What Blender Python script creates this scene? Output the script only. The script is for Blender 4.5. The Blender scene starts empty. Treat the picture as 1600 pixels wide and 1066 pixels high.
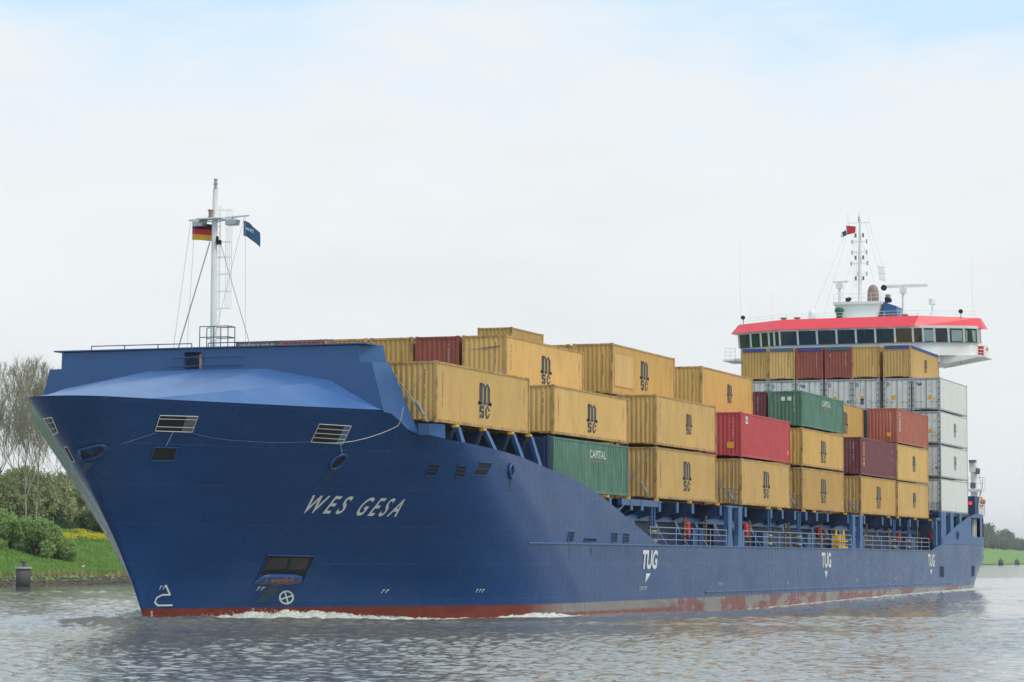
import bpy, math, random
import numpy as np
from mathutils import Vector, Matrix, noise as mnoise
R = math.radians
random.seed(7); rng = np.random.default_rng(7)
SC = bpy.context.scene
COL = SC.collection

# ------------------------------------------------------------------ camera
# ship frame = world frame: x aft from the first container bay, y to starboard, z up from the water
CAM = Vector((-109.121, -55.180, 2.871))
yaw, pitch, roll = 0.36095621, 0.08271585, 0.00460297
F = Vector((math.cos(pitch)*math.cos(yaw), math.cos(pitch)*math.sin(yaw), math.sin(pitch)))
R0 = Vector((math.sin(yaw), -math.cos(yaw), 0)); U0 = R0.cross(F)
RR = math.cos(roll)*R0 + math.sin(roll)*U0; UU = -math.sin(roll)*R0 + math.cos(roll)*U0
cd = bpy.data.cameras.new('camera'); cam = bpy.data.objects.new('camera', cd); COL.objects.link(cam)
cam.matrix_world = Matrix(((RR.x, UU.x, -F.x, CAM.x), (RR.y, UU.y, -F.y, CAM.y), (RR.z, UU.z, -F.z, CAM.z), (0, 0, 0, 1)))
cd.sensor_width = 36; cd.lens = 91.76; cd.clip_start = 1; cd.clip_end = 30000
SC.camera = cam

# ------------------------------------------------------------------ sky
SUN_EL, SUN_ROT = R(52), R(215)      # sun direction: behind and to the right of the camera
w = bpy.data.worlds.new('World'); SC.world = w; w.use_nodes = True
nt = w.node_tree; N = nt.nodes; L = nt.links; N.clear()
out = N.new('ShaderNodeOutputWorld'); bg = N.new('ShaderNodeBackground')
sky = N.new('ShaderNodeTexSky'); sky.sky_type = 'NISHITA'; sky.sun_disc = False
sky.sun_elevation = SUN_EL; sky.sun_rotation = SUN_ROT; sky.air_density = 1.2; sky.dust_density = 2.0
sc_ = N.new('ShaderNodeVectorMath'); sc_.operation = 'SCALE'; sc_.inputs[3].default_value = 1.5
L.new(sky.outputs[0], sc_.inputs[0])
tc = N.new('ShaderNodeTexCoord'); mp = N.new('ShaderNodeMapping'); mp.inputs['Scale'].default_value = (2.2, 2.2, 7)
L.new(tc.outputs['Generated'], mp.inputs[0])
nz = N.new('ShaderNodeTexNoise'); nz.inputs['Scale'].default_value = 3.4; nz.inputs['Detail'].default_value = 8; nz.inputs['Roughness'].default_value = .55
L.new(mp.outputs[0], nz.inputs['Vector'])
sep = N.new('ShaderNodeSeparateXYZ'); L.new(tc.outputs['Generated'], sep.inputs[0])
mr = N.new('ShaderNodeMapRange'); mr.inputs['From Min'].default_value = .135; mr.inputs['From Max'].default_value = .212; mr.inputs['To Min'].default_value = 0; mr.inputs['To Max'].default_value = .8
L.new(sep.outputs['Z'], mr.inputs['Value'])
ad = N.new('ShaderNodeMath'); ad.operation = 'SUBTRACT'; L.new(nz.outputs['Fac'], ad.inputs[0]); ad.inputs[1].default_value = .46
m4 = N.new('ShaderNodeMath'); m4.operation = 'MULTIPLY_ADD'; L.new(ad.outputs[0], m4.inputs[0]); m4.inputs[1].default_value = 5.5; L.new(mr.outputs[0], m4.inputs[2])
m5 = N.new('ShaderNodeMath'); m5.operation = 'MULTIPLY'; m5.use_clamp = True; L.new(m4.outputs[0], m5.inputs[0]); L.new(mr.outputs[0], m5.inputs[1])
cl = N.new('ShaderNodeValToRGB'); e = cl.color_ramp.elements
e[0].position = 0; e[0].color = (7.75, 8.05, 8.2, 1); e[1].position = .3; e[1].color = (8.6, 8.95, 9.3, 1)
L.new(sep.outputs['Z'], cl.inputs[0])
cm = N.new('ShaderNodeMapRange'); cm.inputs['From Min'].default_value = .3; cm.inputs['From Max'].default_value = .7; cm.inputs['To Min'].default_value = .955; cm.inputs['To Max'].default_value = 1.03; L.new(nz.outputs['Fac'], cm.inputs['Value'])
cs = N.new('ShaderNodeVectorMath'); cs.operation = 'SCALE'; L.new(cl.outputs[0], cs.inputs[0]); L.new(cm.outputs[0], cs.inputs[3])
bl = N.new('ShaderNodeMixRGB'); bl.blend_type = 'MIX'; L.new(m5.outputs[0], bl.inputs[0]); L.new(cs.outputs[0], bl.inputs[1])
tint = N.new('ShaderNodeMixRGB'); tint.blend_type = 'MIX'; tint.inputs[0].default_value = .93; L.new(sc_.outputs[0], tint.inputs[1]); tint.inputs[2].default_value = (5.9, 7.8, 9.5, 1)
L.new(tint.outputs[0], bl.inputs[2])
L.new(bl.outputs[0], bg.inputs[0]); bg.inputs[1].default_value = 0.105
L.new(bg.outputs[0], out.inputs[0])
# ------------------------------------------------------------------ sun (thin overcast: soft)
sd = bpy.data.lights.new('sun', 'SUN'); sd.energy = 1.7; sd.angle = R(12); sd.color = (1, .96, .88)
so = bpy.data.objects.new('sun', sd); COL.objects.link(so)
az = R(250)   # where the sun stands, measured in the xy plane
sdir = Vector((math.cos(az)*math.cos(SUN_EL), math.sin(az)*math.cos(SUN_EL), math.sin(SUN_EL)))
so.rotation_euler = sdir.to_track_quat('Z', 'Y').to_euler()
sky.sun_rotation = math.pi/2 - az
vs = SC.view_settings; vs.view_transform = 'Standard'; vs.look = 'None'; vs.exposure = .06; vs.gamma = 1

# ------------------------------------------------------------------ materials
def mat(name, col, rough=.55, metal=0, var=.12, scale=(1, 1, 1), ns=1.5, bump=0, bs=None, spec=.5, dirt=None, dirtamt=.5, dirtscale=(1.2, 1.2, .25), dthr=(.52, .7), rnd=0, coat=0):
    m = bpy.data.materials.new(name); m.use_nodes = True; t = m.node_tree; n = t.nodes; l = t.links
    p = n['Principled BSDF']; p.inputs['Roughness'].default_value = rough; p.inputs['Metallic'].default_value = metal
    p.inputs['Specular IOR Level'].default_value = spec
    if coat: p.inputs['Coat Weight'].default_value = coat; p.inputs['Coat Roughness'].default_value = .1
    g = n.new('ShaderNodeNewGeometry'); mp = n.new('ShaderNodeMapping'); mp.inputs['Scale'].default_value = scale
    l.new(g.outputs['Position'], mp.inputs[0])
    nz = n.new('ShaderNodeTexNoise'); nz.inputs['Scale'].default_value = ns; nz.inputs['Detail'].default_value = 6; l.new(mp.outputs[0], nz.inputs['Vector'])
    r = n.new('ShaderNodeMapRange'); r.inputs['From Min'].default_value = .25; r.inputs['From Max'].default_value = .75
    r.inputs['To Min'].default_value = 1-var; r.inputs['To Max'].default_value = 1+var; l.new(nz.outputs['Fac'], r.inputs['Value'])
    fac = r.outputs[0]
    if rnd:
        oi = n.new('ShaderNodeObjectInfo'); r2 = n.new('ShaderNodeMapRange'); r2.inputs['To Min'].default_value = 1-rnd; r2.inputs['To Max'].default_value = 1+rnd
        l.new(oi.outputs['Random'], r2.inputs['Value']); mm = n.new('ShaderNodeMath'); mm.operation = 'MULTIPLY'; l.new(fac, mm.inputs[0]); l.new(r2.outputs[0], mm.inputs[1]); fac = mm.outputs[0]
    mx = n.new('ShaderNodeVectorMath'); mx.operation = 'SCALE'; mx.inputs[0].default_value = col[:3]; l.new(fac, mx.inputs[3])
    co = mx.outputs[0]
    if dirt:
        mp2 = n.new('ShaderNodeMapping'); mp2.inputs['Scale'].default_value = dirtscale; l.new(g.outputs['Position'], mp2.inputs[0])
        n2 = n.new('ShaderNodeTexNoise'); n2.inputs['Scale'].default_value = 2.3; n2.inputs['Detail'].default_value = 8; n2.inputs['Roughness'].default_value = .65; l.new(mp2.outputs[0], n2.inputs['Vector'])
        r3 = n.new('ShaderNodeMapRange'); r3.inputs['From Min'].default_value = dthr[0]; r3.inputs['From Max'].default_value = dthr[1]; r3.inputs['To Max'].default_value = dirtamt; l.new(n2.outputs['Fac'], r3.inputs['Value'])
        mi = n.new('ShaderNodeMixRGB'); l.new(r3.outputs[0], mi.inputs[0]); l.new(co, mi.inputs[1]); mi.inputs[2].default_value = (*dirt, 1); co = mi.outputs[0]
    l.new(co, p.inputs['Base Color'])
    if bump:
        n3 = n.new('ShaderNodeTexNoise'); n3.inputs['Scale'].default_value = bs or 8; n3.inputs['Detail'].default_value = 5; l.new(g.outputs['Position'], n3.inputs['Vector'])
        b = n.new('ShaderNodeBump'); b.inputs['Strength'].default_value = bump; b.inputs['Distance'].default_value = .1; l.new(n3.outputs['Fac'], b.inputs['Height']); l.new(b.outputs[0], p.inputs['Normal'])
    return m
RUST = (.16, .07, .03)
M = {}
M['yellow'] = mat('yellow container paint', (.64, .395, .125), .5, var=.08, scale=(.6, .6, .3), dirt=(.30, .19, .08), dirtamt=.32, rnd=.13, dthr=(.50, .72))
M['yframe'] = mat('yellow frame paint', (.52, .31, .10), .55, var=.15, dirt=RUST, dirtamt=.75, dthr=(.48, .62), dirtscale=(1.5, 1.5, .7), rnd=.08)
M['ygold'] = mat('deep yellow container paint', (.61, .36, .095), .5, var=.08, scale=(.6, .6, .3), dirt=(.28, .16, .06), dirtamt=.32, rnd=.12, dthr=(.50, .72))
M['green'] = mat('green container paint', (.055, .17, .11), .5, var=.10, dirt=(.19, .27, .22), dirtamt=.7, dthr=(.40, .70), rnd=.08)
M['red'] = mat('red container paint', (.52, .055, .06), .5, var=.10, dirt=(.5, .16, .15), dirtamt=.5, dthr=(.5, .75))
M['maroon'] = mat('maroon container paint', (.17, .035, .045), .5, var=.10, dirt=(.24, .10, .10), dirtamt=.6, dthr=(.45, .75), rnd=.1)
M['brown'] = mat('brown red container paint', (.30, .065, .04), .5, var=.12, dirt=(.12, .05, .04), dirtamt=.5, rnd=.08)
M['coral'] = mat('faded orange red container paint', (.42, .12, .075), .55, var=.12, dirt=(.2, .07, .05), dirtamt=.5, rnd=.05)
M['grey'] = mat('pale grey container paint', (.5, .49, .44), .5, var=.08, dirt=RUST, dirtamt=.4)
M['teal'] = mat('dark teal container paint', (.035, .085, .08), .5, var=.1)
M['reefer'] = mat('reefer white panel', (.76, .745, .68), .4, var=.04, dirt=(.42, .42, .38), dirtamt=.45, dthr=(.5, .75), rnd=.05)
M['steel'] = mat('galvanised steel', (.38, .39, .40), .4, metal=.6, var=.15)
M['rust'] = mat('rusted steel', (.20, .09, .045), .8, var=.4, ns=6)
M['navy'] = mat('navy logo paint', (.022, .035, .05), .5, var=.25, ns=5)
M['greylogo'] = mat('slate logo paint', (.14, .15, .17), .5, var=.2, ns=4)
M['white'] = mat('white paint', (.78, .80, .80), .4, var=.04)
M['shipwhite'] = mat('ship white paint', (.80, .80, .77), .35, var=.05, dirt=(.45, .36, .26), dirtamt=.25, dthr=(.58, .8), dirtscale=(.8, .8, .2))
M['letter'] = mat('white lettering paint', (.70, .70, .66), .45, var=.08)
M['fascia'] = mat('signal red fascia', (.80, .055, .075), .4, var=.05)
M['rdetail'] = mat('red equipment paint', (.60, .03, .05), .4, var=.1)
M['orange'] = mat('orange paint', (.85, .30, .03), .4, var=.1)
M['gear_yellow'] = mat('safety yellow paint', (.80, .46, .02), .45, var=.1)
M['stickerlo'] = mat('orange placard', (.85, .38, .04), .5, var=.1)
M['blue'] = mat('ship blue paint', (.024, .090, .235), .38, var=.08, scale=(.3, .3, .3), dirt=(.04, .11, .23), dirtamt=.3, bump=.05, bs=1.2)
M['deckblue'] = mat('deck blue paint', (.036, .115, .27), .45, var=.10, dirt=(.09, .13, .22), dirtamt=.4, bump=.04, bs=1.5)
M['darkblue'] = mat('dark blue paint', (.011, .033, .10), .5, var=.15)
M['stayblue'] = mat('pale blue grey paint', (.12, .17, .26), .5, var=.1)
M['smear'] = mat('grey smear', (.20, .17, .11), .7, var=.3, ns=6)
M['railp'] = mat('pale rail paint', (.26, .33, .43), .5, var=.1)
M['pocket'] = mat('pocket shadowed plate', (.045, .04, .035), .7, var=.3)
M['rustrun'] = mat('rust run stain', (.035, .055, .10), .6, var=.3, ns=6)
M['hullpart'] = mat('dark hull blue', (.014, .062, .19), .35, var=.08)
M['tarp'] = mat('blue tarpaulin', (.03, .06, .26), .6, var=.15)
M['tarp2'] = mat('slate blue tarpaulin', (.05, .13, .2), .6, var=.15)
M['black'] = mat('matt black', (.010, .010, .012), .6, var=.1)
M['dark'] = mat('dark interior', (.012, .015, .02), .8, var=.3)  # near black: paints the shade inside openings, also colours dark fittings
M['glass'] = mat('bridge glass', (.018, .032, .035), .06, var=.3, ns=.9, spec=.8)
M['glass2'] = mat('pale opaque bridge glass', (.30, .40, .39), .1, var=.15, spec=.7)  # opaque; the pale colour paints in daylight seen through the panes
M['chrome'] = mat('lashing rod steel', (.34, .32, .27), .4, metal=.4, var=.2)
M['rope'] = mat('mooring rope', (.55, .55, .5), .8, var=.2)
M['funnel'] = mat('sooty bronze funnel', (.30, .20, .16), .45, var=.2)
M['greenp'] = mat('green paint', (.01, .12, .07), .4, var=.1)
M['skyblue'] = mat('sky blue sticker', (.25, .55, .75), .5, var=.1)
M['wflag'] = mat('flag white', (.75, .75, .75), .8); M['bflag'] = mat('flag black', (.03, .03, .035), .8); M['rflag'] = mat('flag red', (.65, .035, .05), .8)
M['gflag'] = mat('flag gold', (.78, .45, .04), .8); M['nflag'] = mat('flag blue', (.035, .10, .19), .8); M['dflag'] = mat('flag dark blue', (.03, .05, .2), .8)
M['concrete'] = mat('weathered concrete', (.085, .08, .08), .85, var=.3, ns=3, bump=.3)
M['capc'] = mat('pale concrete cap', (.36, .37, .37), .8, var=.15, ns=3)
M['algae'] = mat('wet algae concrete', (.05, .055, .03), .6, var=.3, ns=4)
M['bark'] = mat('grey brown bark', (.31, .28, .22), .9, var=.3, ns=3)
M['bark2'] = mat('dark bark', (.09, .07, .05), .9, var=.3, ns=3)

def leafmat(name, a, b, tr=.3):
    m = bpy.data.materials.new(name); m.use_nodes = True; t = m.node_tree; n = t.nodes; l = t.links
    p = n['Principled BSDF']; p.inputs['Roughness'].default_value = .6; p.inputs['Specular IOR Level'].default_value = .2
    g = n.new('ShaderNodeNewGeometry'); nz = n.new('ShaderNodeTexNoise'); nz.inputs['Scale'].default_value = .45; nz.inputs['Detail'].default_value = 6
    l.new(g.outputs['Position'], nz.inputs['Vector']); ri = n.new('ShaderNodeMath'); ri.operation = 'MULTIPLY_ADD'; l.new(g.outputs['Random Per Island'], ri.inputs[0]); ri.inputs[1].default_value = .5
    sb = n.new('ShaderNodeMath'); sb.operation = 'SUBTRACT'; l.new(nz.outputs['Fac'], sb.inputs[0]); sb.inputs[1].default_value = .25; l.new(sb.outputs[0], ri.inputs[2])
    mi = n.new('ShaderNodeMixRGB'); l.new(ri.outputs[0], mi.inputs[0]); mi.inputs[1].default_value = (*a, 1); mi.inputs[2].default_value = (*b, 1)
    l.new(mi.outputs[0], p.inputs['Base Color'])
    d = n.new('ShaderNodeBsdfTranslucent'); l.new(mi.outputs[0], d.inputs[0]); ms = n.new('ShaderNodeMixShader'); ms.inputs[0].default_value = tr
    l.new(p.outputs[0], ms.inputs[1]); l.new(d.outputs[0], ms.inputs[2]); l.new(ms.outputs[0], n['Material Output'].inputs[0]); return m
M['leaf'] = leafmat('fresh spring leaves', (.18, .31, .08), (.42, .54, .20))
M['leafbud'] = leafmat('young budding leaves', (.34, .31, .19), (.50, .46, .30))
M['leafolive'] = leafmat('olive spring leaves', (.34, .38, .16), (.56, .58, .32))
M['leafdark'] = leafmat('dark leaves', (.06, .11, .04), (.14, .21, .08))
M['leaffar'] = leafmat('distant leaves', (.09, .115, .06), (.19, .20, .12))
M['leaffar2'] = leafmat('distant dark leaves', (.09, .12, .07), (.17, .20, .12))
M['flower'] = leafmat('yellow blossom', (.55, .45, .01), (.80, .66, .02), .15)
M['blade'] = leafmat('grass blades', (.14, .28, .05), (.30, .44, .11))
M['reed'] = leafmat('dry reeds', (.28, .23, .10), (.42, .36, .18))
M['stone'] = mat('riprap stone', (.085, .072, .055), .85, var=.5, ns=1.7, bump=.4)

# ------------------------------------------------------------------ mesh helpers
class MB:
    def __init__(s): s.v = []; s.f = []; s.m = []
    def add(s, vs, fs, mi=0):
        b = len(s.v); s.v += [tuple(a) for a in vs]; s.f += [tuple(b+i for i in q) for q in fs]; s.m += [mi]*len(fs); return s
    def box(s, a, b, mi=0):
        x0, y0, z0 = a; x1, y1, z1 = b
        return s.add([(x0, y0, z0), (x1, y0, z0), (x1, y1, z0), (x0, y1, z0), (x0, y0, z1), (x1, y0, z1), (x1, y1, z1), (x0, y1, z1)],
                     [(0, 3, 2, 1), (4, 5, 6, 7), (0, 1, 5, 4), (1, 2, 6, 5), (2, 3, 7, 6), (3, 0, 4, 7)], mi)
    def hexa(s, v8, mi=0):
        return s.add(v8, [(0, 3, 2, 1), (4, 5, 6, 7), (0, 1, 5, 4), (1, 2, 6, 5), (2, 3, 7, 6), (3, 0, 4, 7)], mi)
    def tube(s, p, q, r, r2=None, n=6, mi=0, cap=True):
        p, q = Vector(p), Vector(q); d = (q-p)
        if d.length < 1e-6: return s
        d.normalize(); u = d.orthogonal().normalized(); w_ = d.cross(u); r2 = r if r2 is None else r2
        vs = [p+(u*math.cos(2*math.pi*i/n)+w_*math.sin(2*math.pi*i/n))*r for i in range(n)] + [q+(u*math.cos(2*math.pi*i/n)+w_*math.sin(2*math.pi*i/n))*r2 for i in range(n)]
        fs = [(i, (i+1) % n, n+(i+1) % n, n+i) for i in range(n)]
        if cap: fs += [tuple(range(n-1, -1, -1)), tuple(range(n, 2*n))]
        return s.add(vs, fs, mi)
    def path(s, pts, r, n=5, mi=0):
        for a, b in zip(pts[:-1], pts[1:]): s.tube(a, b, r, n=n, mi=mi)
        return s
    def prism(s, poly, ax, a, b, mi=0):   # poly of 2D points extruded along axis ax
        k = len(poly)
        def P(p, h): return {'x': (h, p[0], p[1]), 'y': (p[0], h, p[1]), 'z': (p[0], p[1], h)}[ax]
        return s.add([P(p, a) for p in poly]+[P(p, b) for p in poly], [(i, (i+1) % k, k+(i+1) % k, k+i) for i in range(k)]+[tuple(range(k-1, -1, -1)), tuple(range(k, 2*k))], mi)
    def lathe(s, c, prof, n=14, mi=0, ax='z'):
        c = Vector(c); vs = []
        for r, h in prof:
            for i in range(n):
                a = 2*math.pi*i/n; o = {'z': Vector((math.cos(a)*r, math.sin(a)*r, h)), 'x': Vector((h, math.cos(a)*r, math.sin(a)*r)), 'y': Vector((math.cos(a)*r, h, math.sin(a)*r))}[ax]; vs.append(c+o)
        fs = [(j*n+i, j*n+(i+1) % n, (j+1)*n+(i+1) % n, (j+1)*n+i) for j in range(len(prof)-1) for i in range(n)]
        fs += [tuple(range(n-1, -1, -1)), tuple((len(prof)-1)*n+i for i in range(n))]
        return s.add(vs, fs, mi)
    def mesh(s, name, mats, smooth=False):
        me = bpy.data.meshes.new(name); me.from_pydata(s.v, [], s.f)
        for m in (mats if isinstance(mats, (list, tuple)) else [mats]): me.materials.append(M[m] if isinstance(m, str) else m)
        me.polygons.foreach_set('material_index', s.m)
        if smooth: me.polygons.foreach_set('use_smooth', [True]*len(s.f))
        me.update(); return me
    def build(s, name, mats, parent=None, smooth=False):
        return link(name, s.mesh(name, mats, smooth), parent)
def link(name, me, parent=None):
    o = bpy.data.objects.new(name, me); COL.objects.link(o)
    if parent is not None: o.parent = parent
    return o
def tag(o, label=None, cat=None, group=None, kind=None):
    if label: o['label'] = label
    if cat: o['category'] = cat
    if group: o['group'] = group
    if kind: o['kind'] = kind
    return o
def empty(name, loc, label, cat, group=None):
    o = bpy.data.objects.new(name, None); COL.objects.link(o); o.location = loc; return tag(o, label, cat, group)
def npmesh(name, V, Fq, mats, smooth=False, midx=None):
    me = bpy.data.meshes.new(name); V = np.asarray(V, np.float32); Fq = np.asarray(Fq, np.int32); k = Fq.shape[1]
    me.vertices.add(len(V)); me.vertices.foreach_set('co', V.ravel()); me.loops.add(Fq.size); me.loops.foreach_set('vertex_index', Fq.ravel())
    me.polygons.add(len(Fq)); me.polygons.foreach_set('loop_start', np.arange(0, Fq.size, k, dtype=np.int32)); me.polygons.foreach_set('loop_total', np.full(len(Fq), k, np.int32))
    for m in mats: me.materials.append(M[m] if isinstance(m, str) else m)
    if midx is not None: me.polygons.foreach_set('material_index', np.asarray(midx, np.int32))
    if smooth: me.polygons.foreach_set('use_smooth', np.ones(len(Fq), bool))
    me.update(); me.validate(); return me
_tx = {}
def text2d(s, bold=.02):    # -> (verts 2D normalised so that height of capital = 1, faces), width
    if (s, bold) in _tx: return _tx[(s, bold)]
    c = bpy.data.curves.new('t', 'FONT'); c.body = s; c.size = 1; c.offset = bold; c.resolution_u = 4
    o = bpy.data.objects.new('t', c); COL.objects.link(o); bpy.context.view_layer.update()
    me = bpy.data.meshes.new_from_object(o.evaluated_get(bpy.context.evaluated_depsgraph_get()))
    vs = [(v.co.x, v.co.y) for v in me.vertices]; fs = [tuple(p.vertices) for p in me.polygons]
    COL.objects.unlink(o); bpy.data.objects.remove(o); bpy.data.meshes.remove(me)
    x0 = min(v[0] for v in vs); x1 = max(v[0] for v in vs); y0 = min(v[1] for v in vs); y1 = max(v[1] for v in vs)
    vs = [((v[0]-x0)/(x1-x0), (v[1]-y0)/(y1-y0)) for v in vs]
    _tx[(s, bold)] = (vs, fs); return vs, fs

# ================================================================== HULL SHAPE
HB = 10.9
LOW = [(0,0),(.7,.2),(1.9,.6),(3.6,1.3),(5.6,2.35),(8.3,4.0),(11.8,6.2),(15.2,8.4),(18.6,9.85),(22.2,10.6),(27,10.9)]
HIGH = [(0,0),(.15,.9),(.75,1.75),(1.9,2.45),(3.2,3.1),(5.6,4.5),(9.9,7.1),(12.7,8.8),(14.1,9.75),(16.0,10.6),(18.6,10.9)]
STEM = [(-2,-7.2),(.1,-8.05),(.62,-8.4),(1.73,-9.15),(3.4,-10.5),(5.5,-12.4),(7.46,-14.1),(9.4,-15.9)]
def dens(pts, n=6):
    p = np.array(pts, float); o = []
    q = np.vstack([2*p[0]-p[1], p, 2*p[-1]-p[-2]]); q[0] = [p[1][0], -p[1][1]]
    for i in range(1, len(q)-2):
        for k in range(n):
            t = k/n; a, b, c, d = q[i-1], q[i], q[i+1], q[i+2]
            o.append(.5*((2*b)+(-a+c)*t+(2*a-5*b+4*c-d)*t*t+(-a+3*b-3*c+d)*t**3))
    o.append(p[-1]); return np.array(o)
DL, DH = dens(LOW), dens(HIGH)
def level(z):
    t = min(max((z-.56)/(9.4-.56), -.25), 1.02); w_ = max(t, 0)**1.2
    P = (1-w_)*DL+w_*DH; xs = np.interp(z, [a[0] for a in STEM], [a[1] for a in STEM])
    P = P+np.array([xs, 0]); P[:, 1] = np.clip(P[:, 1], 0, HB); return P
def taper(x, z):
    v = 0
    if x > 129.5: v += .03*(x-129.5)**2
    if x > 124 and z < 3: v += .028*(x-124)**2*((3-z)/3)**1.3
    return v
def hb(x, z):
    P = level(z); return float(np.interp(x, P[:, 0], P[:, 1])) - taper(x, z)
ZT = [(-20,9.4),(-3.3,9.36),(-2.2,9.2),(-1.75,8.9),(-1.05,8.43),(.2,8.28),(9.1,7.78),(14.6,7.15),(16.2,7.07),(21.7,6.13),(31.8,3.63),(107.3,3.63),(112.7,4.27),(140,4.27)]
def zt(x): return float(np.interp(x, [a[0] for a in ZT], [a[1] for a in ZT]))

# hull paint: blue topsides over red boot top with worn grey patches
def hullmat():
    m = bpy.data.materials.new('hull paint'); m.use_nodes = True; t = m.node_tree; n = t.nodes; l = t.links; p = n['Principled BSDF']
    def nd(k, **a):
        x = n.new(k)
        for kk, vv in a.items(): setattr(x, kk, vv)
        return x
    def math_(op, a, b=None, c=None, clamp=False):
        x = nd('ShaderNodeMath', operation=op, use_clamp=clamp)
        for i, q in enumerate((a, b, c)):
            if q is None: continue
            if isinstance(q, (int, float)): x.inputs[i].default_value = q
            else: l.new(q, x.inputs[i])
        return x.outputs[0]
    def noise(scale, s, d=5, r=.55):
        mp = nd('ShaderNodeMapping'); mp.inputs['Scale'].default_value = scale; l.new(g.outputs['Position'], mp.inputs[0])
        x = nd('ShaderNodeTexNoise'); x.inputs['Scale'].default_value = s; x.inputs['Detail'].default_value = d; x.inputs['Roughness'].default_value = r; l.new(mp.outputs[0], x.inputs['Vector']); return x.outputs['Fac']
    def ramp(v, a, b, lo=0., hi=1.):
        x = nd('ShaderNodeMapRange'); l.new(v, x.inputs['Value'])
        for i, q in zip(('From Min', 'From Max', 'To Min', 'To Max'), (a, b, lo, hi)): x.inputs[i].default_value = q
        return x.outputs[0]
    def mix(f, a, b):
        x = nd('ShaderNodeMixRGB')
        if isinstance(f, (int, float)): x.inputs[0].default_value = f
        else: l.new(f, x.inputs[0])
        for i, q in ((1, a), (2, b)):
            if isinstance(q, tuple): x.inputs[i].default_value = (*q, 1)
            else: l.new(q, x.inputs[i])
        return x.outputs[0]
    g = nd('ShaderNodeNewGeometry'); sp = nd('ShaderNodeSeparateXYZ'); l.new(g.outputs['Position'], sp.inputs[0]); X, Y, Z = sp.outputs
    blue = mix(ramp(noise((.12, .12, .5), 1.6, 3), .1, .9), (.005, .040, .140), (.013, .068, .215))
    streak = ramp(noise((1.3, 1.3, .08), 1.5, 4), .5, .85, 0, .35); blue = mix(math_('MULTIPLY', streak, ramp(X, 6., 20., 0, 1)), blue, (.03, .085, .20))
    # weld seams: thin slightly paler lines
    def seam(v, per, off, wd):
        a = math_('ADD', v, off); b = math_('MODULO', a, per); c = math_('SUBTRACT', b, per/2); d = math_('ABSOLUTE', c); return ramp(d, 0, wd, 1, 0)
    s1 = seam(Z, 1.68, 40.3, .025); s2 = seam(X, 9.6, 200., .035); sm = math_('MAXIMUM', s1, s2); sm = math_('MULTIPLY', sm, ramp(noise((.2, .2, .2), 1), .38, .55, .2, .75))
    blue = mix(sm, blue, (.05, .10, .22))
    
    red = mix(ramp(noise((.6, .6, 1.5), 2.), .3, .7), (.15, .026, .016), (.21, .040, .024))
    patch = ramp(noise((.30, .30, .8), 1.1, 6, .65), .47, .53)
    zone = ramp(X, 12., 16., 0, 1)
    zlo = ramp(math_('ADD', Z, math_('MULTIPLY', noise((.5, .5, .3), 2), .2)), .16, .24)
    grey = mix(ramp(noise((1.5, 1.5, .5), 3), .3, .7), (.17, .145, .13), (.25, .23, .21))
    early = ramp(X, 30., 36., 1, 0)
    pf = math_('MULTIPLY', math_('MULTIPLY', math_('MAXIMUM', patch, early), zone), math_('MAXIMUM', zlo, ramp(X, 34., 40., 0, 1)), clamp=True)
    red = mix(pf, red, grey)
    boot = ramp(math_('ADD', Z, math_('MULTIPLY', noise((.8, .8, .8), 2), .02)), .57, .585)
    co = mix(boot, red, blue)
    l.new(co, p.inputs['Base Color']); p.inputs['Specular IOR Level'].default_value = .27
    l.new(ramp(noise((.3, .3, .3), 1.3, 2), .1, .9, .16, .38), p.inputs['Roughness'])
    b1 = nd('ShaderNodeBump'); b1.inputs['Strength'].default_value = .2; b1.inputs['Distance'].default_value = .06; l.new(noise((.28, .28, .28), 2.2, 3), b1.inputs['Height'])
    b2 = nd('ShaderNodeBump'); b2.inputs['Strength'].default_value = .35; b2.inputs['Distance'].default_value = .02; l.new(sm, b2.inputs['Height']); l.new(b1.outputs[0], b2.inputs['Normal'])
    fr = math_('MULTIPLY', math_('SINE', math_('MULTIPLY', X, 7.6)), ramp(noise((.25, .25, .25), 1.), .4, .7, .2, 1.))
    b3 = nd('ShaderNodeBump'); b3.inputs['Strength'].default_value = .22; b3.inputs['Distance'].default_value = .012; l.new(fr, b3.inputs['Height']); l.new(b2.outputs[0], b3.inputs['Normal'])
    b4 = nd('ShaderNodeBump'); b4.inputs['Strength'].default_value = .2; b4.inputs['Distance'].default_value = .03; l.new(noise((.9, .9, .16), 1.6, 4), b4.inputs['Height']); l.new(b3.outputs[0], b4.inputs['Normal'])
    l.new(b4.outputs[0], p.inputs['Normal']); return m
M['hull'] = hullmat()

ship = empty('container_ship', (0, 0, 0), 'long dark blue cargo ship with red boot top, white foremast and red topped white bridge', 'ship')
def part(mb, name, mats, parent=None, smooth=False): return mb.build(name, mats, parent or ship, smooth)

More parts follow.
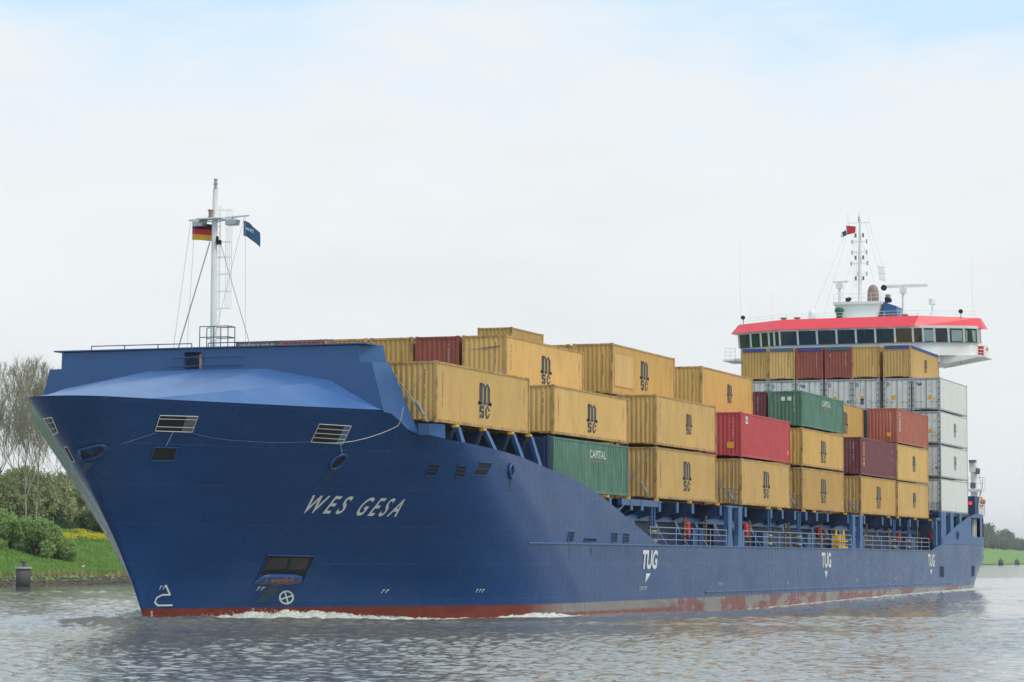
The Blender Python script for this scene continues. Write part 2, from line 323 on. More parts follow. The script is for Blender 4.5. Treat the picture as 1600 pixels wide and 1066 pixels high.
def build_hull():
    NZ = 42; fr = np.linspace(0, 1, NZ)
    cols = []       # list of columns: each NZ points (x, b, z)
    ns = len(DH)
    def zof(x_fun):
        t = 9.4
        for _ in range(60): t = .5*t+.5*zt(x_fun(t))
        return t
    for s in range(ns):
        zz = zof(lambda z: level(z)[s, 0]); c = []
        for f in fr:
            z = -2+f*(zz+2); P = level(z)[s]; c.append((P[0], max(P[1]-taper(P[0], z), 0), z))
        cols.append(c)
    def X1(z): return level(z)[-1, 0]
    XC = 21.7
    for q in (.1, .22, .34, .46, .58, .69, .8, .9, 1):
        fx = lambda z, q=q: X1(z)+q*(XC-X1(z)); zz = zof(fx)
        cols.append([(fx(-2+f*(zz+2)), HB, -2+f*(zz+2)) for f in fr])
    xs = [22.9, 24.2, 26.7, 29.2, 31.8]+list(np.linspace(34, 105, 36))+[107.3, 109, 111, 112.7, 115, 117, 119]+list(np.linspace(120.5, 139, 20))
    for x in xs:
        zz = zt(x); cols.append([(x, max(HB-taper(x, -2+f*(zz+2)), .5), -2+f*(zz+2)) for f in fr])
    V = []; 
    for side in (-1, 1):
        for c in cols: V += [(x, side*b, z) for x, b, z in c]
    nc = len(cols); Fq = []
    for sd_ in (0, 1):
        o = sd_*nc*NZ
        for i in range(nc-1):
            for j in range(NZ-1):
                a = o+i*NZ+j; q = (a, a+NZ, a+NZ+1, a+1); Fq.append(q if sd_ == 0 else q[::-1])
    i = nc-1
    for j in range(NZ-1): a = i*NZ+j; b_ = nc*NZ+i*NZ+j; Fq.append((a, b_, b_+1, a+1))
    me = npmesh('hull', V, Fq, ['hull'], smooth=True)
    o = link('hull', me, ship)
    md = o.modifiers.new('w', 'WELD'); md.merge_threshold = .001
    return o, cols
hull, HCOLS = build_hull()

# conform 2D (x,z) shapes to the hull skin; side -1 is port
def onhull(x, z, off=.02, side=-1): return (x, side*(hb(x, z)+off), z)
def decal(name, polys, matn, off=.02, side=-1, parent=None, thick=0):
    mb = MB()
    for vs, fs in polys:
        k = len(vs)
        mb.add([onhull(x, z, off, side) for x, z in vs], fs)
    return part(mb, name, matn, parent or hull)
def textquad(s, c00, c10, c01, c11, bold=.02):
    vs, fs = text2d(s, bold)
    return [(((1-a)*(1-b)*c00[0]+a*(1-b)*c10[0]+(1-a)*b*c01[0]+a*b*c11[0]), ((1-a)*(1-b)*c00[1]+a*(1-b)*c10[1]+(1-a)*b*c01[1]+a*b*c11[1])) for a, b in vs], fs
def subdiv_quad(a, b, c, d, n=6, m=4):
    vs = []; fs = []
    for i in range(n+1):
        for j in range(m+1):
            s, t = i/n, j/m
            vs.append(((1-s)*(1-t)*a[0]+s*(1-t)*b[0]+s*t*c[0]+(1-s)*t*d[0], (1-s)*(1-t)*a[1]+s*(1-t)*b[1]+s*t*c[1]+(1-s)*t*d[1]))
    for i in range(n):
        for j in range(m): k = i*(m+1)+j; fs.append((k, k+m+1, k+m+2, k+1))
    return vs, fs
def ring2d(cx, cz, rx, rz, w_, n=28):
    vs = []; 
    for i in range(n):
        a = 2*math.pi*i/n; vs += [(cx+rx*math.cos(a), cz+rz*math.sin(a)), (cx+(rx-w_)*math.cos(a), cz+(rz-w_)*math.sin(a))]
    return vs, [(2*i, 2*((i+1) % n), 2*((i+1) % n)+1, 2*i+1) for i in range(n)]
def stroke(pts, w_):
    out_ = []
    for (x0, z0), (x1, z1) in zip(pts[:-1], pts[1:]):
        L_ = math.hypot(x1-x0, z1-z0); nx, nz_ = -(z1-z0)/L_*w_/2, (x1-x0)/L_*w_/2; ex, ez = (x1-x0)/L_*w_*.4, (z1-z0)/L_*w_*.4
        out_.append(([(x0-ex+nx, z0-ez+nz_), (x1+ex+nx, z1+ez+nz_), (x1+ex-nx, z1+ez-nz_), (x0-ex-nx, z0-ez-nz_)], [(0, 1, 2, 3)]))
    return out_
# ship's name
sl = .30
def nm(s, x0, x1, z0a, z0b, h): return textquad(s, (x0, z0a), (x1, z0b), (x0+.03, z0a+h), (x1+.03, z0b+h), .016)
decal('name_word', [nm('W E S', -3.2, -1.28, 4.80, 4.78, .80)], 'letter'); decal('name_word', [nm('G E S A', -.68, 1.3, 4.73, 4.69, .83)], 'letter')
for k, x0 in enumerate((28.5, 69.5, 105.8)):
    w_ = 2.75; sh = .30 if k == 0 else 0
    decal('tug_mark', [textquad('TUG', (x0, 2.25), (x0+w_, 2.25), (x0+sh, 3.32), (x0+w_+sh, 3.32), .035), ([(x0+w_*.30, 2.02), (x0+w_*.62, 2.02), (x0+w_*(.25 if k == 0 else .47), 1.52)], [(0, 1, 2)])], 'letter')
decal('bulb_mark', stroke([(-7.35, 1.58), (-6.95, 1.17), (-7.36, 1.17), (-7.62, 1.05), (-7.66, .85), (-7.45, .71), (-6.64, .71)], .075), 'letter')
shr = lambda P: [([(x-(z-1.01)*.53, z) for x, z in vs], fs) for vs, fs in P]
decal('thruster_mark', shr([ring2d(-1.22, 1.01, .34, .32, .075)]+stroke([(-1.30, 1.27), (-1.14, .75)], .07)+stroke([(-1.48, .93), (-.96, 1.09)], .07)), 'letter')
def smallmarks(x, z, n, s=.11):
    return [q for i in range(n) for q in stroke([(x+i*s*1.5, z), (x+i*s*1.5+s*.3, z+s)], s*.3)+stroke([(x+i*s*1.5, z+s), (x+i*s*1.5+s*.7, z+s)], s*.3)]
for (x, z, n, s) in ((-7.62, 1.42, 2, .13), (-2.75, 1.35, 2, .13), (28.2, 1.12, 6, .16), (43.7, 1.25, 5, .14), (60., 1.2, 2, .14), (80, 1.22, 3, .18), (93, 1.25, 3, .16), (104., 1.3, 2, .14), (3.1, 1.2, 2, .13), (7.9, 1.2, 3, .13)):
    decal('draft_mark', smallmarks(x, z, n, s), 'letter')
for x, zs in ((-7.72, (.42, .28, .14)), (62.3, (.9, .7, .5, .3)), (41.9, (1.15,))):
    decal('draft_scale', [ring2d(x+.05*i, z, .06, .06, .03, 10) for i, z in enumerate(zs)], 'letter')
# mooring windows and pipes in the bow
def opening(name, q, bars=(), frame='letter', fw=.05, side=-1, inner=True, light=None):
    a, b, c, d = q        # top-left, top-right, bottom-right, bottom-left in (x,z)
    o = decal(name, [subdiv_quad(d, c, b, a)], 'dark', .012, side, parent=ship)  # dark panel flat on the skin stands in for shade inside the opening
    if light is not None:
        f = light; t1 = (a[0]+(b[0]-a[0])*f, a[1]+(b[1]-a[1])*f); t0 = (d[0]+(c[0]-d[0])*f, d[1]+(c[1]-d[1])*f)
        decal('inner_wall', [subdiv_quad(t0, c, b, t1)], 'stayblue' if light > .75 else 'greylogo', .02, side, o)  # paler flat quad paints in the lighter inner side, no depth modelled
    def P(p, off): return onhull(p[0], p[1], off, side)
    mb = MB()
    if fw: mb.path([P(p, .04) for p in (a, b, c, d, a)], fw, n=6)
    for t in bars:
        p = (a[0]+(d[0]-a[0])*t, a[1]+(d[1]-a[1])*t); r = (b[0]+(c[0]-b[0])*t, b[1]+(c[1]-b[1])*t)
        mb.path([P(p, .05), P(((p[0]+r[0])/2, (p[1]+r[1])/2), .05), P(r, .05)], .013, n=5)
    if mb.v: part(mb, 'frame', frame, o)
    return o
opening('mooring_window', [(-12.22, 8.72), (-10.61, 8.75), (-10.36, 8.10), (-12.0, 8.09)], (.22, .72), fw=.015, light=.72)
opening('mooring_window', [(-5.24, 8.65), (-3.77, 8.62), (-3.55, 7.84), (-5.01, 7.88)], (.25, .5, .75), fw=.015, light=.8)
opening('roller_window', [(-11.56, 7.43), (-10.51, 7.44), (-10.29, 6.90), (-11.36, 6.87)], (), 'blue', .02)
opening('mooring_window', [(-14.98, 8.55), (-14.55, 8.53), (-13.85, 7.88), (-14.34, 7.96)], (.33, .7), fw=.03, side=1, light=.3)
opening('roller_window', [(-13.85, 7.39), (-13.6, 7.35), (-13.05, 6.76), (-13.32, 6.80)], (), 'letter', .02, side=1)
opening('side_window', [(1.18, 7.11), (1.74, 7.10), (1.86, 6.58), (1.31, 6.59)], (.33, .66), 'hullpart', .02)
opening('side_window', [(2.85, 7.10), (3.42, 7.09), (3.59, 6.57), (3.07, 6.58)], (.33, .66), 'hullpart', .02)
opening('roller_window', [(4.45, 7.28), (5.75, 7.30), (5.3, 6.70), (4.1, 6.68)], (.5,), 'hullpart', .02)
for q in ([(16.51, 4.19), (17.3, 4.19), (17.01, 3.68), (16.22, 3.68)], [(23.5, 4.21), (24.26, 4.2), (24.15, 3.7), (23.4, 3.7)], [(25.47, 4.2), (26.25, 4.19), (26.14, 3.7), (25.36, 3.7)]):
    opening('side_window', q, (.33, .66), 'blue', .02)
opening('side_window', [(19.01, 3.88), (20.86, 3.88), (20.65, 3.69), (18.81, 3.69)], (), 'blue', .02)
for x in (110.95, 125.2): opening('side_window', [(x, 2.29), (x+1.35, 2.29), (x+1.35, 1.36), (x, 1.36)], (.25, .5, .75), 'blue', .02)
for (x, z, s) in ((-13.68, 7.12, -1), (-3.16, 7.07, -1), (8.09, 7.0, -1), (118.6, 5.0, -1)):
    o = decal('fairlead_hole', [([(x+.2*math.cos(a), z+.24*math.sin(a)) for a in np.linspace(0, 2*math.pi, 17)[:-1]], [tuple(range(16))])], 'dark', .03, parent=ship)  # dark disc paints the shaded bore, the skin is not cut
    mb = MB(); K = 28; RV = []
    for i in range(K):
        a = 2*math.pi*i/K; c0 = Vector(onhull(x+.27*math.cos(a), z+.32*math.sin(a), .05)); cc = Vector(onhull(x, z, .05)); rad_ = (c0-cc).normalized()
        t_ = Vector(onhull(x+.27*math.cos(a+.1), z+.32*math.sin(a+.1), .05))-c0; nn = rad_.cross(t_).normalized()
        if nn.y > 0: nn = -nn
        RV.append([c0+rad_*.075*math.cos(b)+nn*.075*math.sin(b) for b in np.linspace(0, 2*math.pi, 9)[:-1]])
    for i in range(K):
        for j in range(8): mb.add([RV[i][j], RV[(i+1) % K][j], RV[(i+1) % K][(j+1) % 8], RV[i][(j+1) % 8]], [(0, 1, 2, 3)])
    o2 = part(mb, 'fairlead_ring', 'hullpart', o, True); o2.modifiers.new('w', 'WELD')
# anchor pocket
ap = decal('anchor_pocket', [subdiv_quad((-3.0, 1.85), (-.9, 1.75), (-1.09, 2.88), (-3.29, 2.92))], 'dark', .012, parent=ship)  # flat dark patch: shade of the recess put into the colour
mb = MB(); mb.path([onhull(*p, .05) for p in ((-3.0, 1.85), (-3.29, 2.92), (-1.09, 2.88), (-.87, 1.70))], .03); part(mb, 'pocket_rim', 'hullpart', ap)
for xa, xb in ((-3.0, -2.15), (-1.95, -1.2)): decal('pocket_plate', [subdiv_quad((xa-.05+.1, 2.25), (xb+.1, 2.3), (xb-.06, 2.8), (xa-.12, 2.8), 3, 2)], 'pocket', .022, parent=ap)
K = 22; prof = []
for i in range(K+1):
    t = i/K; x = -3.12+2.12*t; e = (1-abs(2*t-1)**4)**.5 if 0 < t < 1 else 0.02
    zc = 1.72-.03*t
    prof.append([onhull(x+.05*math.cos(a), zc+(.36 if a < math.pi/2 else .16)*e*math.cos(a)+.02, .015+.30*e*math.sin(a)) for a in np.linspace(0, math.pi, 11)])
mb = MB()
for i in range(K):
    for j in range(10): mb.add([prof[i][j], prof[i+1][j], prof[i+1][j+1], prof[i][j+1]], [(0, 1, 2, 3)])
ab = part(mb, 'anchor_bolster', mat('bolster paint', (.013, .06, .20), .3, var=.1), ap, True)
rn = random.Random(4); mb = MB()
for i in range(3, K-3):
    for j in range(3, 9):
        if rn.random() < (.95 if 4 <= j <= 6 and 7 < i < 14 else .55 if 4 <= j <= 6 else .12):
            mb.add([(Vector(prof[a][b])+Vector((-.004, -.008, 0))) for a, b in ((i, j), (i+1, j), (i+1, j+1), (i, j+1))], [(0, 1, 2, 3)])
mb.build('rust_patch', mat('rubbed rust', (.22, .09, .05), .8, var=.5, ns=9), ship).name = 'rust_patch'
decal('rust_streak', [subdiv_quad((-2.5, .8), (-2.0, .8), (-1.75, 1.6), (-2.25, 1.6), 2, 4)], mat('green grey stain', (.018, .05, .09), .4, var=.2), .012)
for (x, z, w_, h_) in ((-13.45, 6.75, .12, .5), (-3.1, 6.7, .10, .7), (8.1, 6.62, .10, .6), (1.5, 6.52, .06, .5), (3.3, 6.5, .06, .4), (16.6, 3.4, .08, .7), (20., 3.4, .1, .5), (26., 3.4, .06, .6)):
    decal('rust_run', [([(x-w_, z), (x+w_, z), (x+w_*.2, z-h_), (x-w_*.2, z-h_*.9)], [(0, 1, 2, 3)])], 'rustrun', .008)
# mooring line draped round the bow
rp = [(-13.47, 7.12), (-12.84, 7.62), (-11.97, 8.0)]; rq = [(-10.29, 8.04), (-9.4, 7.9), (-8.48, 7.83), (-6.78, 7.79), (-5.03, 7.88), (-4.3, 7.86), (-3.7, 7.89), (-3.2, 7.98), (-2.75, 8.12), (-2.35, 8.3), (-2.0, 8.5), (-1.75, 8.72)]
mb = MB(); mb.path([onhull(*p, .06) for p in rp], .011, n=4); mb.path([onhull(*p, .06) for p in rq[:5]], .010, n=4); part(mb, 'mooring_line', 'stayblue')
mb = MB(); mb.path([onhull(*p, .07) for p in rq[5:]]+[(-1.75, -hb(-1.75, 8.9)-.03, 9.0), (-1.7, -9.45, 9.55)], .017, n=5); mb.path([onhull(-3.7, 7.85, .07), onhull(-3.2, 7.35, .07)], .012, n=4); mb.path([onhull(-11.2, 8.08, .07), onhull(-11.1, 7.5, .07)], .012, n=4); part(mb, 'mooring_line', 'rope')
# knuckle strake, fender bar
for side in (-1, 1):
    mb = MB(); xs = list(np.linspace(11, 107.3, 60))
    mb.path([onhull(x, 3.57, .03, side) for x in xs]+[onhull(x, z, .03, side) for x, z in ((109, 3.8), (112.7, 4.22), (118, 4.22), (124, 4.22), (129, 4.22), (132, 4.22), (135, 4.22), (139, 4.22))], .05, n=6); part(mb, 'sheer_strake', 'deckblue')
for side in (-1, 1): mb = MB(); mb.path([onhull(x, .85, .03, side) for x in np.linspace(41, 116, 30)], .055, n=6); part(mb, 'fender_bar', 'deckblue')

# ------------------------------------------------------------------ decks, whaleback, breakwater
mb = MB()
def outline(z, x0, x1, ins=.05):
    xs = [x for x in level(z)[:, 0] if x0 <= x <= x1]+[x for x in np.linspace(max(x0, level(z)[-1, 0]+.5), x1, 12)]
    return [(x, max(hb(x, z)-ins, .02)) for x in sorted(xs)]
P = outline(3.5, -10.2, 138.9); mb.add([(x, -b, 3.52) for x, b in P]+[(x, b, 3.52) for x, b in P], [(i, i+1, len(P)+i+1, len(P)+i) for i in range(len(P)-1)])
part(mb, 'main_deck', 'darkblue')
mb = MB(); zs = 9.37
cr = -13.3
sheer = [(x, max(hb(x, zs)-.01, 0)) for x in level(zs)[:, 0] if x < -3.0]+[(-2.9, hb(-2.9, zs)-.02)]
front = [p for p in sheer if p[0] <= cr]; side_ = [p for p in sheer if p[0] >= cr]; front.append(side_[0]) if front[-1] != side_[0] else None
def wb(s):
    cp = (-4.6, s*6.1, 10.5); r0 = (-2.5, s*3., 11.37); r1 = (-2.5, s*6.2, 10.76); r2 = (-2.5, s*8.75, 9.37); c0 = (*[side_[0][0], s*side_[0][1]], zs)
    rc = (-2.5, 0, 11.38)
    vs = [rc]+[(x, s*b, zs) for x, b in front]; mb.add(vs, [(0, i, i+1) for i in range(1, len(vs)-1)])
    mb.add([rc, c0, r0], [(0, 1, 2)]); mb.add([c0, cp, r0], [(0, 1, 2)]); mb.add([cp, r1, r0], [(0, 1, 2)])
    vs = [cp]+[(x, s*b, zs) for x, b in side_]+[r2]; mb.add(vs, [(0, i, i+1) for i in range(1, len(vs)-1)]); mb.add([cp, r2, r1], [(0, 1, 2)])
wb(-1); wb(1)
part(mb, 'whaleback', mat('whaleback paint', (.040, .120, .31), .34, var=.06, dirt=(.13, .20, .36), dirtamt=.5, dthr=(.45, .8), dirtscale=(.4, .15, .4), spec=.6))
# breakwater wall, a box with raked ends and a door slot
mb = MB()
XBT = -.25
fr_ = [(-8.9, 9.1), (-8.24, 11.55), (-7.62, 11.57), (-7.6, 12.32)]; bk = [(-hb(XBT, 8.3)+.02, 8.3), (-8.45, 11.6), (-8.3, 11.62), (-8.15, 12.4)]
def loft(pf, pb, xf=-2.5, xb=-1.0):
    k = len(pf); mb.add([(xf, *p) for p in pf]+[((XBT if i == 0 else xb), *p) for i, p in enumerate(pb)], [(i, (i+1) % k, k+(i+1) % k, k+i) for i in range(k)]+[tuple(range(k)), tuple(range(2*k-1, k-1, -1))])
loft(fr_+[(.28, 12.34), (.28, 9.1)], bk+[(.28, 12.42), (.28, 8.35)])
loft([(-a, b) for a, b in fr_]+[(1.17, 12.34), (1.17, 9.1)], [(-a, b) for a, b in bk]+[(1.17, 12.42), (1.17, 8.35)])
mb.box((-2.5, .28, 9.1), (-1., 1.17, 11.42)); mb.box((-2.5, .28, 12.2), (-1., 1.17, 12.36))
bw = part(mb, 'breakwater', 'blue')
mb = MB(); mb.box((-2.58, -8.0, 12.36), (-1.0, 8.0, 12.42))
for z in (11.55, 11.95): mb.tube((-2.62, -1.9, z), (-2.62, 1.9, z), .02)
for y in (.2, 1.22): mb.tube((-2.6, y, 11.3), (-2.6, y, 12.1), .02)
part(mb, 'top_flange', 'blue', bw)
def rail(name, pts, h, bars, r=.022, posts=None, matn='steel', parent=None, step=1.2):
    mb = MB()
    for f in bars: mb.path([(x, y, z+h*f) for x, y, z in pts], r, n=5)
    for a, b in zip(pts[:-1], pts[1:]):
        a_, b_ = Vector(a), Vector(b); n = max(1, int((b_-a_).length/step))
        for i in range(n+1): p = a_.lerp(b_, i/n); mb.tube(p, p+Vector((0, 0, h)), r*1.05, n=5)
    return part(mb, name, matn, parent)
rail('handrail', [(-2.2, 6.2, 12.42), (-2.2, .95, 12.42)], .2, (1,), .025, matn='blue', parent=bw, step=1.4)
rail('handrail', [(-2.2, .1, 12.42), (-2.2, -6.2, 12.42)], .2, (1,), .025, matn='blue', parent=bw, step=1.4)
rail('handrail', [(-1.9, .7, 12.42), (-1.9, -.75, 12.42), (-1.2, -.75, 12.42), (-1.2, .7, 12.42)], 1.0, (.5, 1), .022, matn='darkblue', parent=bw, step=.7)
# corner horn where the breakwater meets the rail
mb = MB(); mb.hexa([(-.8, -10.3, 8.35), (.12, -10.75, 8.2), (.12, -10.0, 8.2), (-.8, -9.8, 8.35), (-.8, -10.35, 8.85), (.12, -10.72, 8.85), (.12, -10.0, 8.85), (-.8, -9.8, 8.85)]); part(mb, 'corner_support', 'blue')

mb = MB(); mb.box((-.2, -9.6, 8.2), (.3, -7.0, 8.92)); part(mb, 'frame_or_filler', 'darkblue')  # dark box added to block sky showing below the first container
# ------------------------------------------------------------------ foremast
MX, MY = -1.5, .2
mb = MB(); mb.tube((MX, MY, 12.3), (MX, MY+.02, 17.), .155, .14, n=14); mb.tube((MX, MY+.02, 17.), (MX, MY, 19.85), .14, .12, n=14); mast = part(mb, 'foremast', 'shipwhite', smooth=False)
mb = MB(); mb.tube((MX, 1.56, 18.46), (MX, -1.56, 18.56), .05, n=8); mb.tube((MX, 1.1, 18.46), (MX, MY, 18.3), .03); mb.tube((MX, -1.0, 18.5), (MX, MY, 18.3), .03); mb.box((MX-.5, -.35, 18.42), (MX+.1, .95, 18.47)); part(mb, 'crossarm', 'shipwhite', mast)
for z in (19.88, 20.12): mb = MB(); mb.lathe((MX, MY, z), [(.1, 0), (.1, .03), (.07, .04), (.07, .16), (.1, .17), (.1, .21)], 12); part(mb, 'mast_lamp', 'steel', mast)
mb = MB(); mb.lathe((MX-.25, MY+.12, 18.5), [(.12, 0), (.12, .04), (.08, .06), (.09, .3), (.13, .32), (.13, .36)], 12); part(mb, 'mast_lamp', 'funnel', mast)
for y in (.95, -.75):
    mb = MB(); mb.hexa([(MX-.35, y-.25, 18.12), (MX+.1, y-.25, 18.12), (MX+.1, y+.25, 18.12), (MX-.35, y+.25, 18.12), (MX-.28, y-.3, 18.36), (MX+.1, y-.3, 18.36), (MX+.1, y+.3, 18.36), (MX-.28, y+.3, 18.36)]); mb.tube((MX-.1, y, 18.3), (MX-.1, y, 18.5), .03)
    part(mb, 'floodlight', 'steel', mast)
mb = MB()
for y in (-.08, -.36): mb.tube((MX+.05, y, 12.5), (MX+.05, y, 19.1), .015, n=4)
for z in np.arange(12.7, 19.1, .3): mb.tube((MX+.05, -.08, z), (MX+.05, -.36, z), .012, n=4)
for z in (14.3, 15.1, 15.9, 16.7, 17.4, 18.9):
    p = [(MX+.05+.35*math.sin(a), -.22-.36+.36*math.cos(a), z) for a in np.linspace(0, math.pi*1.0, 7)]; p = [(MX+.05, -.08, z), (MX+.05, -.75, z), (MX+.45, -.75, z), (MX+.45, -.08, z), (MX+.05, -.08, z)]; mb.path(p, .014, n=4)
for (x, y) in ((MX+.05, -.75), (MX+.25, -.75), (MX+.45, -.75), (MX+.45, -.45), (MX+.45, -.1)): mb.tube((x, y, 14.3), (x, y, 18.9), .012, n=4)
part(mb, 'caged_ladder', 'shipwhite', mast).location = (0, .30, 0)
mb = MB()
for a, b, r in (((MX, .45, 17.4), (-2.0, 1.75, 12.45), .03), ((MX, -.1, 17.3), (-2.0, -1.95, 12.45), .018), ((MX, 1.45, 18.44), (-2.1, 1.95, 12.45), .009), ((MX, 1.25, 18.44), (-2.1, 1.25, 12.45), .009), ((MX, -1.35, 18.5), (-2.1, -1.75, 12.45), .009), ((MX, -1.3, 18.5), (-2.0, .0, 12.5), .009)): mb.tube(a, b, r, n=4)
part(mb, 'stay_wires', 'steel', mast)
mb = MB(); mb.tube((MX-.3, MY-.28, 17.35), (MX-.3, MY-.28, 17.6), .07, n=8); mb.box((MX-.15, -.15, 17.25), (MX, .05, 17.45)); part(mb, 'mast_horn', 'dark', mast)
# flags (hung from the mast: things of their own)
def flag(name, label, stripes, y0, y1, z0, z1, droop, wave, xo, extra=None):
    e_ = empty(name, (MX, y0, z1), label, 'flag')
    NX, n = 14, len(stripes)
    for s_, mt in enumerate(stripes):
        V = []; Q = []
        for j in range(5):
            for i in range(NX+1):
                t = i/NX; v = (s_+j/4)/n
                y = (y1-y0)*t; z = -(z1-z0)*v*(1-.0*t)-droop*t**1.6; V.append((wave*math.sin(t*7+v*1.5)*t**.5+xo*t, y, z))
        for j in range(4):
            for i in range(NX): a = j*(NX+1)+i; Q.append((a, a+1, a+NX+2, a+NX+1))
        me = npmesh('stripe', V, Q, [mt], True); link('stripe', me, e_)
    return e_
flag('german_flag', 'black, red and gold striped flag flying left of the foremast', ['bflag', 'rflag', 'gflag'], 1.38, .25, 17.53, 18.32, .12, .06, .25)
bf = flag('company_flag', 'dark blue pennant with white letters drooping right of the foremast', ['nflag'], -1.27, -1.98, 17.62, 18.32, .55, .14, .2)
mb = MB(); vs, fs = text2d('WES', .01); mb.add([(-.07, -.14-.42*a, -.44-.17*a+.14*b) for a, b in vs], fs); mb.build('flag_lettering', 'wflag', bf)

# ------------------------------------------------------------------ cargo deck structure
mb = MB(); mb.box((32, -8.9, 3.53), (110.5, 8.9, 5.65)); mb.box((14.5, -8.3, 3.53), (32, 8.3, 5.65)); mb.box((.6, -6.9, 6.2), (13.2, 6.9, 8.3)); coam = part(mb, 'hatch_coaming', 'darkblue')
mb = MB(); mb.box((22, -9.35, 4.98), (109.8, -8.95, 5.3)); mb.box((22, 8.95, 4.98), (109.8, 9.35, 5.3)); part(mb, 'side_girder', 'blue', coam)
mb = MB()
for x0, x1 in ((15.69, 27.9), (33.05, 45.25), (50.97, 63.2), (66.5, 78.7), (84.2, 109.2)): mb.box((x0, -8.6, 5.7), (x1, 8.6, 6.1))
mb.box((.3, -7.0, 8.32), (12.2, 7.0, 8.8)); part(mb, 'hatch_cover', 'deckblue', coam)
for x in np.arange(23.5, 109, 4.13):
    mb = MB(); mb.add([(x, -9.4, 5.0), (x+.08, -9.4, 5.0), (x+.42, -9.55, 4.3), (x+.3, -9.55, 4.3), (x+.75, -10.0, 3.53), (x+.6, -10.0, 3.53), (x-.45, -9.4, 5.0)], [(6, 0, 3), (0, 1, 2, 3), (3, 2, 4, 5)]); part(mb, 'coaming_stay', 'stayblue', coam)
BX = [32.85, 36.28, 39.36, 45.3, 50.97, 57.18, 60.11, 63.4, 66.5, 69.5, 72.65, 78.8, 84.1, 90.31, 93.26, 96.6, 100.37, 103.34, 109.3, 29.6, 27.7, 24.0]
def bracket(side):
    mb = MB(); s = side
    def Y(a): return s*a
    mb.hexa([(-.1, Y(10.55), 5.5), (.1, Y(10.55), 5.5), (.1, Y(8.95), 4.95), (-.1, Y(8.95), 4.95), (-.1, Y(10.55), 6.08), (.1, Y(10.55), 6.08), (.1, Y(8.95), 6.08), (-.1, Y(8.95), 6.08)] if s > 0 else [(-.1, Y(8.95), 4.95), (.1, Y(8.95), 4.95), (.1, Y(10.55), 5.5), (-.1, Y(10.55), 5.5), (-.1, Y(8.95), 6.08), (.1, Y(8.95), 6.08), (.1, Y(10.55), 6.08), (-.1, Y(10.55), 6.08)])
    return mb
bme = bracket(-1).mesh('side_bracket', 'darkblue'); bms = bracket(1).mesh('side_bracket', 'darkblue')
fl = MB(); fl.box((-.2, -10.62, 5.5), (.2, -10.56, 6.1)); flm = fl.mesh('face_plate', 'deckblue')
tw = MB(); tw.box((-.12, -10.5, 6.1), (.12, -10.3, 6.24)); twm = tw.mesh('twistlock', 'gear_yellow')
for i, x in enumerate(BX):
    b_ = link('side_bracket', bme, ship); b_.location.x = x; c = link('face_plate', flm, b_)
    if i % 3 != 1: link('twistlock', twm, b_)
    if x > 32: b_ = link('side_bracket', bms, ship); b_.location.x = x
pm = MB()
pm.hexa([(-.62, -10.84, 3.53), (.62, -10.84, 3.53), (.62, -10.55, 3.53), (-.62, -10.55, 3.53), (-.42, -10.84, 4.3), (.42, -10.84, 4.3), (.42, -10.55, 4.3), (-.42, -10.55, 4.3)])
pm.box((-.42, -10.84, 4.3), (.42, -10.55, 6.1)); pmm = pm.mesh('pillar', 'deckblue')
pb = MB(); pb.box((-.35, -9.2, 3.53), (.35, -8.9, 6.1)); pbm = pb.mesh('pillar', 'darkblue')
for x in (46.6, 48.9, 79.7, 82.1): a = link('pillar', pmm, ship); a.location.x = x; a = link('pillar', pbm, ship); a.location.x = x
for x in (31.9, 57.0, 64.8, 94.8, 100.2):
    mb = MB(); mb.tube((x-.25, -10.5, 3.53), (x-.25, -10.5, 6.), .07, n=8); mb.tube((x+.25, -10.5, 3.53), (x+.25, -10.5, 6.), .07, n=8)
    pp = part(mb, 'pipe_post', 'blue'); mb = MB()
    for z in (3.8, 4.35): mb.box((x-.4, -10.62, z), (x+.4, -10.38, z+.08))
    part(mb, 'pipe_clamp', 'gear_yellow', pp)
for x0 in (46., 79.2):   # cross ties between the pairs of pillars
    mb = MB(); mb.box((x0-.2, -10.8, 6.0), (x0+3.6, -10.6, 6.12)); part(mb, 'cross_tie', 'blue')
# first cantilever frame behind the raised bulwark
mb = MB(); mb.box((26.0, -10.6, 5.75), (32.6, -10.35, 6.1)); mb.hexa([(24.0, -10.5, 4.9), (24.4, -10.5, 4.9), (24.4, -10.3, 4.9), (24.0, -10.3, 4.9), (26.6, -10.5, 5.8), (27.0, -10.5, 5.8), (27.0, -10.3, 5.8), (26.6, -10.3, 5.8)]); part(mb, 'cantilever_frame', 'blue')
rail('deck_rail', [(30.4, -10.82, 3.55), (31.8, -10.82, 3.55), (45.8, -10.82, 3.55)], 1.05, (.35, .68, 1), .028, matn='railp', step=2.9)
rail('deck_rail', [(49.6, -10.82, 3.55), (78.9, -10.82, 3.55)], 1.05, (.35, .68, 1), .028, matn='railp', step=2.9)
rail('deck_rail', [(82.9, -10.82, 3.55), (106.8, -10.82, 3.55)], 1.05, (.35, .68, 1), .028, matn='railp', step=2.9)
rail('deck_rail', [(31.8, 10.82, 3.55), (106.8, 10.82, 3.55)], 1.05, (.35, .68, 1), .022, matn='steel', step=2.9)
